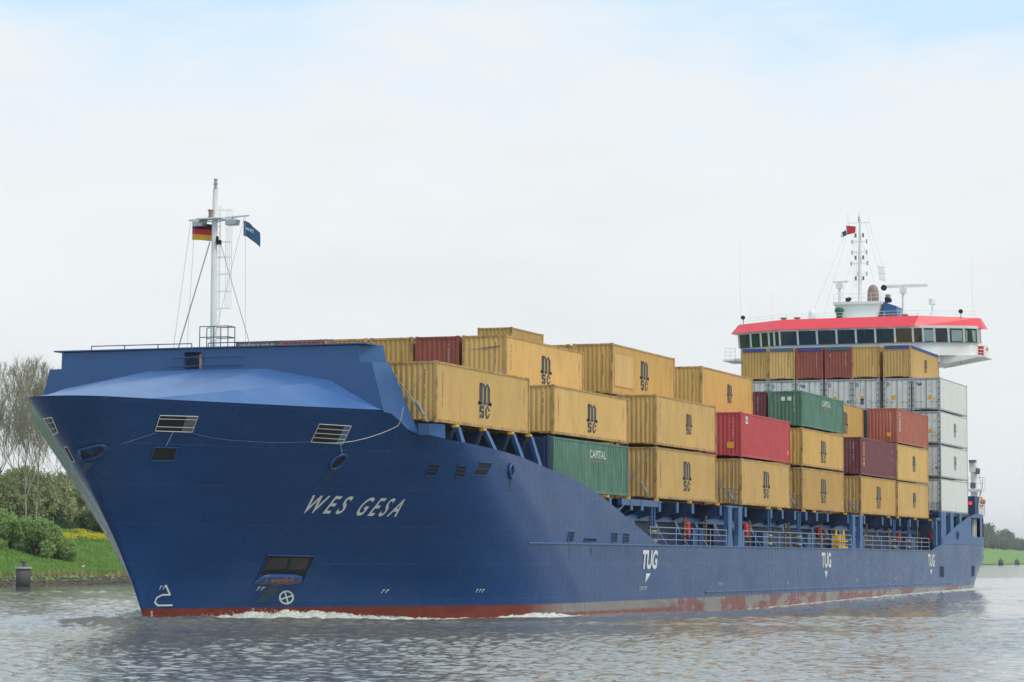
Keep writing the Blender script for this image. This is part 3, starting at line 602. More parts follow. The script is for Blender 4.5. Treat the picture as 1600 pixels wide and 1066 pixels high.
def hz():
    m = bpy.data.materials.new('black and yellow hazard stripes'); m.use_nodes = True; t = m.node_tree; n = t.nodes; l = t.links
    g = n.new('ShaderNodeNewGeometry'); s_ = n.new('ShaderNodeSeparateXYZ'); l.new(g.outputs['Position'], s_.inputs[0])
    a = n.new('ShaderNodeMath'); a.operation = 'ADD'; l.new(s_.outputs['Z'], a.inputs[0]); l.new(s_.outputs['X'], a.inputs[1]); b = n.new('ShaderNodeMath'); b.operation = 'MULTIPLY'; l.new(a.outputs[0], b.inputs[0]); b.inputs[1].default_value = 5.5
    c = n.new('ShaderNodeMath'); c.operation = 'FRACT'; l.new(b.outputs[0], c.inputs[0]); d = n.new('ShaderNodeMath'); d.operation = 'GREATER_THAN'; l.new(c.outputs[0], d.inputs[0]); d.inputs[1].default_value = .5
    mi = n.new('ShaderNodeMixRGB'); l.new(d.outputs[0], mi.inputs[0]); mi.inputs[1].default_value = (.015, .015, .02, 1); mi.inputs[2].default_value = (.40, .25, .03, 1); l.new(mi.outputs[0], n['Principled BSDF'].inputs['Base Color']); return m
M['hazard'] = hz()
for x, z1 in ((27.9, 5.6), (33.7, 5.35), (40.5, 5.3), (45.0, 5.5), (55.0, 5.35), (63.9, 5.3), (64.9, 5.3), (73.9, 5.5), (88.5, 5.6), (96.2, 5.3), (104.1, 5.4), (107.2, 5.5)):
    mb = MB(); mb.tube((x, -9.75, 3.6), (x, -9.75, z1), .065, n=8); part(mb, 'hazard_pole', 'hazard')
for x, z in ((41.8, 4.55), (54.9, 4.6), (74.4, 4.6), (100.9, 4.5), (112.3, 4.7)):
    y = -9.5 if x < 110 else -9.9
    mb = MB(); mb.lathe((x, y, z-.5), [(.05, 0), (.2, .05), (.22, .2), (.22, .85), (.18, 1.0), (.06, 1.05)], 12); mb.lathe((x-.15, y-.15, z-.15), [(.02, -.05), (.2, -.05), (.2, .05), (.02, .05)], 12, ax='y'); part(mb, 'hose_station', 'rdetail')
mb = MB()
for k in range(4):
    x = 76.1+k*.62; mb.hexa([(x, -10.5, 3.58), (x+.4, -10.5, 3.58), (x+.4, -10.1, 3.58), (x, -10.1, 3.58), (x+.05, -10.5, 4.55+.1*(k % 2)), (x+.35, -10.5, 4.55+.1*(k % 2)), (x+.35, -10.1, 4.55), (x+.05, -10.1, 4.55)])
for x in (76.2, 78.5): mb.tube((x, -10.3, 3.6), (x+.1, -10.3, 4.95), .09)
mb.box((76.0, -10.6, 3.62), (78.8, -10.5, 3.8)); mb.box((76.0, -10.6, 4.1), (78.8, -10.5, 4.2)); mb.build('gangway_rack', 'gear_yellow', ship)
for x in (43.3, 52.8, 59.3, 71.2, 87.5, 106.0):
    mb = MB(); mb.box((x-.4, -9.6, 3.53), (x+.5, -9.0, 4.6)); mb.box((x+.8, -9.6, 3.53), (x+1.6, -9.05, 4.7)); part(mb, 'deck_locker', 'blue')
for x in (75.2, 88.9):
    mb = MB()
    for i in range(26): a = random.random()*6; mb.lathe((x+random.uniform(-.5, .5), -9.8+random.uniform(-.15, .15), 3.7+random.random()*1.2), [(.02, 0), (.08, .05), (.08, .1), (.02, .14)], 6)
    part(mb, 'lashing_gear', 'rust')
# supports under the first bay, on the raised bulwark
for x in (2.7, 6.2, 9.9, 12.4):
    zb = zt(x)-.1
    yb = hb(x, zb)
    mb = MB(); mb.hexa([(x-.1, -yb+.05, zb), (x+.35, -yb+.05, zb), (x+.35, -yb+.25, zb), (x-.1, -yb+.25, zb), (x-.45, -10.5, 8.85), (x-.1, -10.5, 8.85), (x-.1, -10.3, 8.85), (x-.45, -10.3, 8.85)]); s_ = part(mb, 'bay_support', 'deckblue')
    mb = MB(); mb.hexa([(x-.4, -9.8, 7.6), (x, -9.8, 7.6), (x, -7.2, 7.), (x-.4, -7.2, 7.), (x-.4, -10.2, 8.8), (x, -10.2, 8.8), (x, -7.2, 8.8), (x-.4, -7.2, 8.8)]); part(mb, 'web_plate', 'darkblue', s_)
    mb = MB(); mb.box((x-.5, -10.45, 8.82), (x-.15, -10.2, 8.95)); part(mb, 'twistlock', 'gear_yellow', s_)
mb = MB(); mb.box((13.6, -10.6, 6.8), (14.0, -7.2, 8.9)); mb.box((12.8, -10.55, 7.1), (14.2, -10.3, 7.25)); mb.tube((13.9, -10.7, 7.1), (13.9, -10.7, 9.0), .12); part(mb, 'frame_or_filler', 'darkblue')

# ------------------------------------------------------------------ CONTAINERS
W = 2.438
def corr_side(mb, x0, x1, z0, z1, y, s, per=.278, d=.036, mi=0):
    # corrugated wall in the xz plane at y (s=-1 faces -y); ridges stand at y, valleys d inside
    n = int((x1-x0)/per); per = (x1-x0)/n; pr = []
    for i in range(n):
        a = x0+i*per; pr += [(a+.1*per, 0), (a+.4*per, 0), (a+.6*per, d), (a+.9*per, d)]
    pr = [(x0, 0)]+pr+[(x1, 0)]
    vs = [(x, y-s*o_, z0) for x, o_ in pr]+[(x, y-s*o_, z1) for x, o_ in pr]; k = len(pr)
    mb.add(vs, [((i, i+1, k+i+1, k+i) if s < 0 else (i+1, i, k+i, k+i+1)) for i in range(k-1)], mi)
def corr_end(mb, y0, y1, z0, z1, x, s, per=.245, d=.045, mi=0):
    n = int((y1-y0)/per); per = (y1-y0)/n; pr = [(y0, 0)]
    for i in range(n):
        a = y0+i*per; pr += [(a+.1*per, d), (a+.35*per, d), (a+.6*per, 0), (a+.9*per, 0)]
    pr.append((y1, 0)); k = len(pr)
    vs = [(x-s*o_, y, z0) for y, o_ in pr]+[(x-s*o_, y, z1) for y, o_ in pr]
    mb.add(vs, [((i+1, i, k+i, k+i+1) if s < 0 else (i, i+1, k+i+1, k+i)) for i in range(k-1)], mi)
_c = {}
def cmesh(L_, H, kind):
    k = (L_, round(H, 2), kind)
    if k in _c: return _c[k]
    p = MB(); f = MB(); t = .05
    zb, ztp = .16, H-.12
    # origin: forward, port, bottom corner (x aft, y to starboard)
    if kind != 'reefer':
        corr_side(p, .13, L_-.13, zb, ztp, .025, -1); corr_side(p, .13, L_-.13, zb, ztp, W-.025, 1)
        corr_end(p, .13, W-.13, zb, ztp-(.0 if kind != 'open' else .16), .03, -1); corr_end(p, .13, W-.13, zb, ztp, L_-.03, 1)
        p.box((.1, .06, H-.05), (L_-.1, W-.06, H-.03))
    else:
        p.box((.12, .02, zb), (L_-.05, W-.02, ztp+.05)); p.box((.05, .14, zb), (.13, W-.14, ztp))
    p.box((.1, .08, .1), (L_-.1, W-.08, .16))
    for x in (0, L_-.15):
        for y in (0, W-.14): f.box((x, y, .1), (x+.15, y+.14, H-.1))
    for x in (0, L_-.18):
        for y in (-.004, W-.158): f.box((x-.004 if x == 0 else x+.004, y, 0), (x+.176 if x == 0 else x+.184, y+.162, .12)); f.box((x-.004 if x == 0 else x+.004, y, H-.12), (x+.176 if x == 0 else x+.184, y+.162, H))
    hr = H-.12
    for y in (.012, W-.072): f.box((.15, y, .03), (L_-.15, y+.06, .165)); f.box((.15, y, hr), (L_-.15, y+.06, H-.03))
    for x in (.01, L_-.09): f.box((x, .14, hr), (x+.08, W-.14, H-.025)); f.box((x, .14, .06), (x+.08, .75, .17)); f.box((x, 1.7, .06), (x+.08, W-.14, .17)); f.box((x, .75, .13), (x+.08, 1.7, .17))
    _c[k] = (p, f); return p, f
_m = {}
def cobj(L_, H, kind, pm_, fm_):
    k = (L_, round(H, 2), kind, pm_, fm_)
    if k not in _m:
        p, f = cmesh(L_, H, kind); _m[k] = (p.mesh('panels', pm_), f.mesh('frame', fm_))
    return _m[k]
# MSC style stacked logo in a unit square of width 1, height 1.55
def logo_polys():
    q = []
    def r(a, b, c, d):
        e = 0 if b < .6 else .036
        a, b, c, d = a-e, b-e*.4, c+e, d+e*.4
        q.append([(a, b), (c, b), (c, d), (a, d)])
    r(.14, .62, .27, 1.52); r(.14, 1.52, .27, 1.56)
    q.append([(.27, 1.30), (.36, 1.46), (.36, 1.56), (.27, 1.42)]); q.append([(.36, 1.46), (.47, 1.38), (.47, 1.5), (.42, 1.56), (.36, 1.56)])
    r(.44, .62, .57, 1.42); q.append([(.57, 1.30), (.66, 1.46), (.66, 1.56), (.57, 1.42)]); q.append([(.66, 1.46), (.75, 1.38), (.87, 1.38), (.80, 1.5), (.72, 1.56), (.66, 1.56)]); r(.74, .62, .87, 1.38)
    r(.02, .62, .14, .69); r(.0, .62, .07, .74); q.append([(.27, .62), (.36, .72), (.44, .72), (.30, .62)]); q.append([(.57, .62), (.66, .72), (.74, .72), (.60, .62)]); r(.87, .62, .98, .69); r(.93, .62, 1., .74)
    # S
    r(.10, .47, .43, .56); r(.10, .33, .22, .47); r(.10, .26, .43, .35); r(.31, .11, .43, .26); r(.10, .02, .43, .11); r(.10, .11, .20, .17); r(.33, .41, .43, .47)
    # C with pointed ends
    q.append([(.53, .16), (.66, .16), (.66, .42), (.53, .42)]); q.append([(.53, .42), (.66, .42), (.74, .49), (.72, .60)]); q.append([(.72, .60), (.74, .49), (.86, .34), (.94, .36)])
    q.append([(.53, .16), (.72, -.02), (.74, .09), (.66, .16)]); q.append([(.72, -.02), (.94, .22), (.86, .24), (.74, .09)])
    return q
LP = logo_polys()
def plate_xz(mb, poly, y, mi=0): mb.add([(x, y, z) for x, z in poly], [tuple(range(len(poly)))], mi)
def serial_v(mb, x, z1, z0, y, s, seed, face='side'):   # column of small worn characters
    rn = random.Random(seed); z = z1
    while z > z0:
        if rn.random() > .13:
            h = s*rn.uniform(.55, .8); w_ = s*.55; cells = [(0, 0, w_, h*.25), (0, h*.75, w_, h), (0, 0, w_*.3, h), (w_*.65, 0, w_, h)]; rn.shuffle(cells)
            for a, b, c, d in cells[:3]:
                if face == 'side': plate_xz(mb, [(x+a, z-s+b), (x+c, z-s+b), (x+c, z-s+d), (x+a, z-s+d)], y)
                else: mb.add([(y, x-a, z-s+b), (y, x-c, z-s+b), (y, x-c, z-s+d), (y, x-a, z-s+d)], [(0, 1, 2, 3)])
        z -= s
def textside(mb, s, x0, x1, z0, z1, y, rot=False, bold=.02):
    vs, fs = text2d(s, bold)
    if rot: mb.add([(x0+(x1-x0)*b, y, z1-(z1-z0)*a) for a, b in vs], [f[::-1] for f in fs])
    else: mb.add([(x0+(x1-x0)*a, y, z0+(z1-z0)*b) for a, b in vs], fs)
CID = [0]
PAINT = {'yellow': ('yellow', 'yframe'), 'gold': ('ygold', 'yframe'), 'green': ('green', 'green'), 'red': ('red', 'red'), 'maroon': ('maroon', 'maroon'), 'brown': ('brown', 'brown'), 'coral': ('coral', 'coral'), 'grey': ('grey', 'rust'), 'teal': ('teal', 'teal'), 'reefer': ('reefer', 'steel')}
GRP = {'yellow': 'yellow shipping containers', 'gold': 'yellow shipping containers', 'green': 'green shipping containers', 'reefer': 'white refrigerated containers'}
def container(color, x, y, z, H, label, logo=None, L_=12.192, kind='std', side_visible=True, end_marks=True, door=None, tarp=None, extra=None):
    CID[0] += 1; sd_ = CID[0]
    nm_ = {'reefer': 'refrigerated_container'}.get(color, 'open_top_container' if kind == 'open' else 'shipping_container')
    e_ = empty(nm_, (x, y, z), label, 'container', GRP.get(color, 'red and brown shipping containers'))
    pm_, fm_ = PAINT[color]; kk = 'reefer' if color == 'reefer' else kind
    pme, fme = cobj(L_, H, kk, pm_, fm_); link('panels', pme, e_); link('frame', fme, e_)
    yo = .008 if kk == 'reefer' else .016
    if logo in ('big', 'small', 'slim'):
        sc, wd = {'big': (.96, 1.6), 'small': (.68, 1.2), 'slim': (.70, 1.15)}[logo]
        mb = MB(); cx = .5*L_-.8+ (0.6 if logo != 'big' else 0); hh = 1.75*sc*H/2.85/1.56; z0 = H*.5-1.75*sc/2+.02
        if logo == 'big': z0 = H*.5-.93
        for q in LP: plate_xz(mb, [(cx+a*wd, z0+b*hh) for a, b in q], yo)
        mb.build('logo', 'navy' if color != 'reefer' else 'greylogo', e_)
    lm = 'letter' if color in ('green', 'red', 'maroon', 'brown', 'coral') else 'navy'
    if side_visible and color not in ('reefer',):
        mb = MB(); s = .135
        if logo: serial_v(mb, .75, H-.45, .75, yo, s, sd_); serial_v(mb, L_-.75, H-.5, H*.5, yo, .09, sd_+50)
        if color in ('green',): serial_v(mb, L_-1., H-.55, .9, yo, .12, sd_)
        if mb.v: mb.build('side_markings', lm, e_)
    if end_marks and color != 'reefer':
        mb = MB(); serial_v(mb, .62, H-.38, H*.42, .008, .11, sd_+9, 'end'); mb.build('end_markings', lm, e_)
        if color in ('yellow', 'gold', 'red', 'coral') and sd_ % 3 != 0:
            mb = MB(); xx = L_-.55; plate_xz(mb, [(xx-.1, .55), (xx+.14, .55), (xx+.14, .85), (xx-.1, .85)], yo); mb.build('placard', 'stickerlo', e_)
    if color == 'reefer' and door is not None:
        mb = MB(); X_ = -.012
        for yy in (.28, .72, 1.19, 1.25, 1.68, 2.12): mb.tube((X_, yy, .18), (X_, yy, H-.14), .016, n=5)
        for yy in (.1, 2.3):
            for zz in np.linspace(.4, H-.4, 5): mb.box((X_-.02, yy-.03, zz-.06), (X_+.04, yy+.1, zz+.05))
        for yy in (.28, .72, 1.68, 2.12): mb.box((X_-.03, yy-.16, .72), (X_, yy+.16, .76))
        mb.box((0.02, .14, .17), (.045, W-.14, .2)); mb.box((0.02, .14, H-.2), (.045, W-.14, H-.17)); mb.build('door_gear', 'greylogo', e_)
        X_ = .045; rn = random.Random(sd_*7)
        def pl(name, m_, a, b, c, d): mb = MB(); mb.add([(X_, W-a, b), (X_, W-c, b), (X_, W-c, d), (X_, W-a, d)], [(0, 1, 2, 3)]); mb.build(name, m_, e_)
        def tri(name, m_, a, b, s): mb = MB(); mb.add([(X_, W-a, b), (X_, W-a-s, b), (X_, W-a-s/2, b+s)], [(0, 1, 2)]); mb.build(name, m_, e_)
        # a runs from the starboard edge of the door (left as seen)
        if 'w' in door:
            for k in range(6): pl('text_block', 'wflag', 1.35+.0, H*.50+.08*k, 1.35+rn.uniform(.2, .33), H*.50+.08*k+.055)
            for k in range(6): pl('text_block', 'wflag', 1.80, H*.50+.08*k, 1.80+rn.uniform(.22, .35), H*.50+.08*k+.055)
        if 'o' in door: pl('placard', 'stickerlo', 1.35 if 'O' in door else .75, H*.33, 1.68 if 'O' in door else 1.05, H*.33+.36)
        if 't' in door: tri('placard', 'stickerlo', 1.80 if 'O' in door else .28, H*.33-.02, .22)
        if 'k' in door: pl('placard', 'tarp2', .73, H*.2, 1.02, H*.2+.52)
        if 'e' in door:
            mb = MB()
            for a, b in ((.0, .12), (.1, .2), (.2, .05), (.3, .16), (.42, .08), (.15, .0), (.32, .0)): mb.add([(X_, W-.3-a, H-.72+b), (X_, W-.3-a-.12, H-.72+b), (X_, W-.3-a-.14, H-.60+b), (X_, W-.3-a-.03, H-.58+b)], [(0, 1, 2, 3)])
            mb.build('emblem', 'tarp', e_)
        if 'm' in door:
            mb = MB(); 
            for q in LP: mb.add([(X_, W-.24-a*.34, H-.78+b*.28) for a, b in q], [tuple(range(len(q)))])
            mb.build('logo', 'greylogo', e_)
        if 's' in door: pl('sticker', 'skyblue', .14, H*.66, .48, H*.66+.2)
        if 'g' in door: pl('notice', 'greylogo', 1.95 if 'w' in door else .3, H*.26, 2.1 if 'w' in door else .45, H*.26+.22)
        for k in range(6): a = rn.choice([.32, .78, 1.32, 1.76])+rn.uniform(0, .15); b = rn.uniform(.9, H-.5); pl('notice', 'greylogo' if k % 2 else 'grey', a, b, a+rn.uniform(.1, .28), b+.03)
    if tarp:
        mb = MB(); mb.box((-.012, .17, H-.27), (L_+.01, W-.17, H+.02)); mb.box((.19, -.012, H-.2), (L_-.19, W+.012, H+.03)); mb.build('tarpaulin', tarp, e_)
    return e_
def yk(k): return -10.35+2.6*k
Y0 = -10.35
c = container('yellow', 0, Y0, 8.95, 2.81, 'yellow container with navy lettering nearest the bow, just behind the blue breakwater', 'big')
container('green', 15.69, Y0, 6.25, 2.78, 'faded green container at deck level, foremost of the lowest layer')
g1 = bpy.data.objects[-1] if False else None
container('yellow', 15.69, Y0, 9.13, 2.54, 'yellow container with navy lettering stacked on the foremost green container', 'big')
container('yellow', 33.05, Y0, 6.25, 2.97, 'yellow container with navy lettering at deck level right of the low green one', 'big')
container('yellow', 33.05, Y0, 9.30, 2.91, 'yellow container with small navy lettering, second layer of the second bay', 'small')
container('yellow', 50.97, Y0, 6.25, 2.97, 'tan yellow container at deck level under the bright red container', 'big')
RD = container('red', 50.97, Y0, 9.30, 2.87, 'bright red container on top of a yellow one on the port edge')
container('gold', 66.5, Y0, 6.25, 2.93, 'yellow container at deck level, bottom of the stack topped by a green container', 'big')
container('gold', 66.5, Y0, 9.26, 2.66, 'yellow container directly under the high green container', 'big')
GR2 = container('green', 66.5, Y0, 12.0, 2.47, 'bright green container on top of two yellow ones, third layer')
container('gold', 84.17, Y0, 6.25, 2.89, 'yellow container at deck level under the maroon container with gold vertical letters', 'big')
MR = container('maroon', 84.17, Y0, 9.2, 2.87, 'faded maroon container with gold vertical letters, second layer')
container('yellow', 97.0, Y0, 6.25, 2.86, 'rearmost yellow container at deck level, left of the white refrigerated stack', 'slim')
container('yellow', 97.0, Y0, 9.16, 2.94, 'yellow container under the orange red container beside the white stack', 'slim')
CO = container('coral', 97.0, Y0, 12.15, 2.81, 'faded orange red container with white vertical letters, top of the rearmost yellow stack')
# inboard and upper layers
container('yellow', 15.69, yk(1), 11.74, 2.55, 'scuffed yellow container with navy lettering and a dark smear on its end, third layer', 'big')
for k, col, lb in ((2, 'brown', 'brown red container end right of the breakwater in the forward top row'), (3, 'gold', 'yellow container end directly left of the brown red one in the forward top row'),
                   (4, 'gold', 'yellow container peeping over the breakwater, right of an orange red one'), (5, 'coral', 'orange red container top just visible over the breakwater rail'), (6, 'grey', 'grey container top just visible over the breakwater beside the foremast')):
    container(col, 15.69, yk(k)+.02, 11.74, 2.55, lb, side_visible=False)
container('gold', 33.05, yk(1)+.05, 12.27, 2.95, 'high yellow container with a patched forward panel and navy lettering', 'big')
container('gold', 33.05, yk(2)+.1, 12.27, 2.93, 'yellow container top peeping between the two high lettered yellow containers', side_visible=False)
container('gold', 50.97, yk(1), 12.25, 2.9, 'high yellow container with small navy lettering above and behind the bright red one', 'small')
container('gold', 50.97, yk(6), 15.35, 2.65, 'short yellow container standing highest in the forward stacks', None, L_=6.06)
container('maroon', 66.5, yk(1), 12.0, 2.47, 'dark maroon container end squeezed left of the high green container', side_visible=False)
container('gold', 84.17, yk(1), 12.1, 2.85, 'yellow container half hidden behind the high green container, above the maroon one', 'big')
container('teal', 97.0, yk(1)-.15, 12.1, 2.7, 'sliver of a dark teal container left of the orange red container', side_visible=False)
container('yellow', 0.2, .35, 9.6, 2.75, 'yellow container seen only through the slot in the breakwater', side_visible=False)
container('green', 0.2, -2.25, 9.6, 2.75, 'green container seen only through the slot in the breakwater', side_visible=False)
GI = 'containers buried inside the stacks'
for bx, cols in ((15.69, 'gold teal brown'), (33.05, 'gold yellow'), (50.97, 'yellow maroon'), (66.5, 'gold brown'), (84.17, 'yellow gold'), (97.0, 'gold')):
    for ti, (zz, hh_) in enumerate(((6.25, 2.75), (9.2, 2.55))):
        for ki in (1, 2):
            cc = cols.split(); e_ = container(cc[(ki+ti) % len(cc)], bx, yk(ki), zz, hh_, 'container buried inside the stacks, only a sliver showing between the outer ones', side_visible=False, end_marks=False); e_['group'] = GI
container('gold', 50.97, yk(6), 12.25, 2.9, 'yellow container hidden beneath the short highest one, inside the stacks', side_visible=False)
# special lettering
def on(e_, name, m_, fn): mb = MB(); fn(mb); return mb.build(name, m_, e_)
for gname, xx in (('a', 5.9), ('b', 5.9)):
    e_ = [o for o in COL.objects if o.name.startswith('shipping_container') and 'green container' in o['label']][0 if gname == 'a' else 1]
    if gname == 'b': e_ = GR2
    H = 2.78 if gname == 'a' else 2.47
    on(e_, 'lettering', 'letter', lambda mb: textside(mb, 'CAPITAL', xx-.2, xx+2.45, H*.68, H*.68+.42, .016, bold=.005))
    on(e_, 'underline', 'rdetail', lambda mb: (mb.add([(xx-.2, .016, H*.62), (xx+2.4, .016, H*.62), (xx+2.4, .016, H*.62+.02), (xx-.2, .016, H*.62+.02)], [(0, 1, 2, 3)])))
PC = [o for o in COL.objects if 'patched forward panel' in o.get('label', '')][0]
on(PC, 'patch_panel', 'yellow', lambda mb: mb.box((.45, -.004, .5), (3.9, .02, 2.35)))
on(GR2, 'placard', 'letter', lambda mb: [mb.add([(-.015, a, 1.78), (-.015, a-.28, 1.78), (-.015, a-.28, 2.05), (-.015, a, 2.05)], [(0, 1, 2, 3)]) for a in (1.5, 1.05)])
on(RD, 'placard', 'letter', lambda mb: plate_xz(mb, [(1.0, 2.15), (1.55, 2.15), (1.55, 2.62), (1.0, 2.62)], .01))
on(RD, 'placard', 'navy', lambda mb: textside(mb, 'N', 1.12, 1.42, 2.26, 2.5, .004))
on(RD, 'placard', 'stickerlo', lambda mb: [mb.add([(-.015, .95, .55), (-.015, .5, .55), (-.015, .5, .95), (-.015, .95, .95)], [(0, 1, 2, 3)]), mb.add([(-.015, 1.95, 1.9), (-.015, 1.72, 1.9), (-.015, 1.83, 2.12)], [(0, 1, 2)])])
on(CO, 'placard', 'stickerlo', lambda mb: mb.add([(-.015, .85, .5), (-.015, .5, .5), (-.015, .5, .85), (-.015, .85, .85)], [(0, 1, 2, 3)]))
on(CO, 'lettering', 'letter', lambda mb: textside(mb, 'FLORENS', .65, 1.35, .95, 2.45, .012, True, .01))
def goldl(mb):
    for i, (a, b) in enumerate(((0, .16), (.24, .42), (.48, .66), (.76, .92), (1.0, 1.05), (1.18, 1.36), (1.46, 1.80))): plate_xz(mb, [(.9, 2.5-b), (1.25, 2.5-b), (1.25, 2.5-a), (.9, 2.5-a)], .012); 
on(MR, 'lettering', 'stickerlo', goldl)
for e_ in (MR,): on(e_, 'side_markings', 'letter', lambda mb: serial_v(mb, 10.9, 2.4, 1.5, .012, .16, 5))
def smear(mb):
    for a, z, l_, h_ in ((2.1, 1.80, .5, .03), (1.75, 1.83, .5, .05), (1.45, 1.87, .5, .09), (1.1, 1.90, .5, .10), (.8, 1.93, .5, .07), (.5, 1.97, .3, .03), (1.3, 1.80, .35, .03)): mb.add([(.008, a, z), (.008, a-l_*.5, z-h_*.5), (.008, a-l_, z), (.008, a-l_*.5, z+h_*.5)], [(0, 1, 2, 3)])
on([o for o in COL.objects if o.get('label', '').startswith('scuffed yellow')][0], 'smear', 'smear', smear)
# refrigerated stack on the port edge and the row under the open tops
HX = 114.33
for z, H, lb, dr, lg in ((6.92, 2.92, 'lowest white refrigerated container of the tall stack by the stern, faded small print', 'g', None), (9.9, 2.84, 'second from bottom white refrigerated container with slate logo by the stern', 'wg', 'slim'),
                     (12.79, 2.86, 'third from bottom white refrigerated container with slate logo by the stern', 'woOt', 'slim'), (15.72, 2.84, 'top white refrigerated container at the aft port edge with blue emblem on its door', 'ewoOt', None)):
    container('reefer', HX, -10.36, z, H, lb, lg, door=dr)
HY = {1: -7.81, 2: -5.05, 3: -2.62, 4: -.02, 5: 2.49, 6: 4.97}
for k, dr, lb in ((1, 'mwot', 'white refrigerated container door with orange square, second from the port edge of the high row'), (2, 'mokt', 'ivory refrigerated container door with dark blue and orange placards, third in the high row'), (3, 'mwotg', 'white refrigerated container door left of the ivory one in the high row'),
               (4, 'e', 'white refrigerated container door with blue emblem behind the green container'), (5, 'msg', 'white refrigerated container door with sky blue sticker'), (6, 'g', 'leftmost white refrigerated container door, half hidden by yellow container')):
    container('reefer', HX, HY[k], 15.72, 2.84, lb, door=dr)
for k, col, tp, lb in ((1, 'yellow', 'tarp', 'yellow open top container with blue tarpaulin and navy lettering, rightmost of the highest row'), (2, 'gold', None, 'yellow container without tarpaulin in the highest row below the bridge'), (3, 'brown', 'tarp2', 'brown red open top container with slate tarpaulin and small orange triangle'),
                     (4, 'brown', 'tarp', 'brown red open top container with bright blue tarpaulin'), (5, 'yellow', 'tarp2', 'yellow open top container with slate tarpaulin, second from left in the highest row'), (6, 'gold', 'tarp', 'leftmost yellow open top container with bright blue tarpaulin under the bridge wing')):
    e_ = container(col, HX, HY[k], 18.6, 2.78, lb, 'small' if k == 1 else None, kind='open' if tp else 'std', tarp=tp)
    if k == 3: on(e_, 'placard', 'stickerlo', lambda mb: mb.add([(-.015, 2.05, 2.0), (-.015, 1.85, 2.0), (-.015, 1.95, 2.2)], [(0, 1, 2)]))
# lashing rods: cross-braces on the bay ends
def lash(x, z0, z1, zmid=None, parent=ship, double=True):
    mb = MB()
    for d in ((0, .18) if double else (0,)):
        mb.tube((x-.25, -10.25+d, z1-.05), (x-.55, -8.2+d, z0+.1), .02, n=5); mb.tube((x-.3, -8.0-d, z1-.35), (x-.5, -10.1-d*.5, z0+.05), .02, n=5)
    mb.tube((x-.48, -9.95, z0+.35), (x-.42, -9.55, z0+1.0), .06, n=6)
    part(mb, 'lashing_rods', 'chrome')
lash(0, 8.9, 11.75, double=False)
mb = MB(); mb.tube((-.22, -8.0, 11.6), (-.45, -10.15, 8.95), .026, n=6); mb.tube((-.33, -9.2, 10.12), (-.38, -9.6, 9.63), .05, n=6); part(mb, 'lashing_rod', 'chrome')
for x in (15.69, 33.05, 50.97, 66.5, 84.17): lash(x, 6.2, 9.2 if x > 16 else 9.05)
for x0, x1 in ((46.0, 50.4), (63.4, 66.3), (79.0, 83.9), (109.4, 113.8)):
    rail('lashing_rail', [(x0, -10.3, 6.12), (x1, -10.3, 6.12)], 1.1 if x0 != 109.4 else 1.6, (.35, .7, 1), .018, matn='darkblue', step=1.1)

# ------------------------------------------------------------------ stern
mb = MB()
zp = 7.0
SB = [(107.6, 3.63), (111.0, 4.2), (112.9, 4.75), (118.2, 5.8), (123.7, 6.65), (127.2, 7.0), (132.8, 7.0), (139, 7.0)]
for s in (-1, 1):
    for (xa, za), (xb, zb) in zip(SB[1:-1], SB[2:]):
        n = 8
        for i in range(n):
            p = xa+(xb-xa)*i/n; q = xa+(xb-xa)*(i+1)/n; zpp = za+(zb-za)*i/n; zqq = za+(zb-za)*(i+1)/n
            if (124.8 < (p+q)/2 < 129.0 or 130.4 < (p+q)/2 < 132.) and s < 0: # window opening in the poop side
                for z0, z1 in ((4.27, 4.9), (6.62, None)): mb.add([(p, s*hb(p, 4), z0), (q, s*hb(q, 4), z0), (q, s*hb(q, 4), z1 or zqq), (p, s*hb(p, 4), z1 or zpp)], [(0, 1, 2, 3)])
                continue
            mb.add([(p, s*hb(p, 4), 4.27), (q, s*hb(q, 4), 4.27), (q, s*hb(q, 4), zqq), (p, s*hb(p, 4), zpp)], [(0, 1, 2, 3)])
mb.add([(139, -hb(139, 4), 4.27), (139, hb(139, 4), 4.27), (139, hb(139, 4), 7.), (139, -hb(139, 4), 7.)], [(0, 1, 2, 3)])
poop = part(mb, 'poop_side', 'deckblue')
mb = MB(); P = [(x, hb(x, 4)-.08) for x in (126, 128, 130, 132, 134, 136, 138, 138.9)]; mb.add([(x, -b, 6.9) for x, b in P]+[(x, b, 6.9) for x, b in P], [(i, i+1, 8+i+1, 8+i) for i in range(7)]); part(mb, 'poop_deck', 'darkblue', poop)
mb = MB(); mb.box((112, -8.2, 3.55), (124.5, 8.2, 6.85)); mb.box((124.5, -7.0, 3.55), (138.5, 7.0, 6.85)); part(mb, 'poop_house', 'darkblue', poop)
for x0, x1 in ((111.8, 113.9), (115.85, 117.2), (119.9, 120.9)):
    mb = MB(); mb.box((x0, -10.86, max(3.6, float(np.interp(x0, [a for a, b in SB], [b for a, b in SB]))-.4)), (x1, -10.5, 6.9)); part(mb, 'stern_pillar', 'deckblue')
mb = MB(); mb.box((109.9, -10.8, 3.6), (110.4, -10.5, 6.2)); mb.box((109.9, -10.8, 6.15), (112, -10.5, 6.35)); part(mb, 'stern_pillar', 'deckblue')
mb = MB(); mb.box((111.5, -10.7, 6.62), (126.8, 10.7, 6.9)); part(mb, 'aft_bay_deck', 'darkblue')
mb = MB(); mb.box((129.0, -10.6, 4.9), (129.2, -10.3, 6.6)); mb.box((127, -10.2, 4.3), (127.2, -10.0, 6.6)); mb.box((128.9, -10.4, 4.9), (129.4, -10.2, 6.6)); part(mb, 'window_post', 'shipwhite', poop)
mb = MB(); 
for x in (129.2, 129.9): mb.tube((x-3, -10.4, 4.9), (x-3, -10.4, 5.4), .1)
part(mb, 'bollard', 'steel', poop)

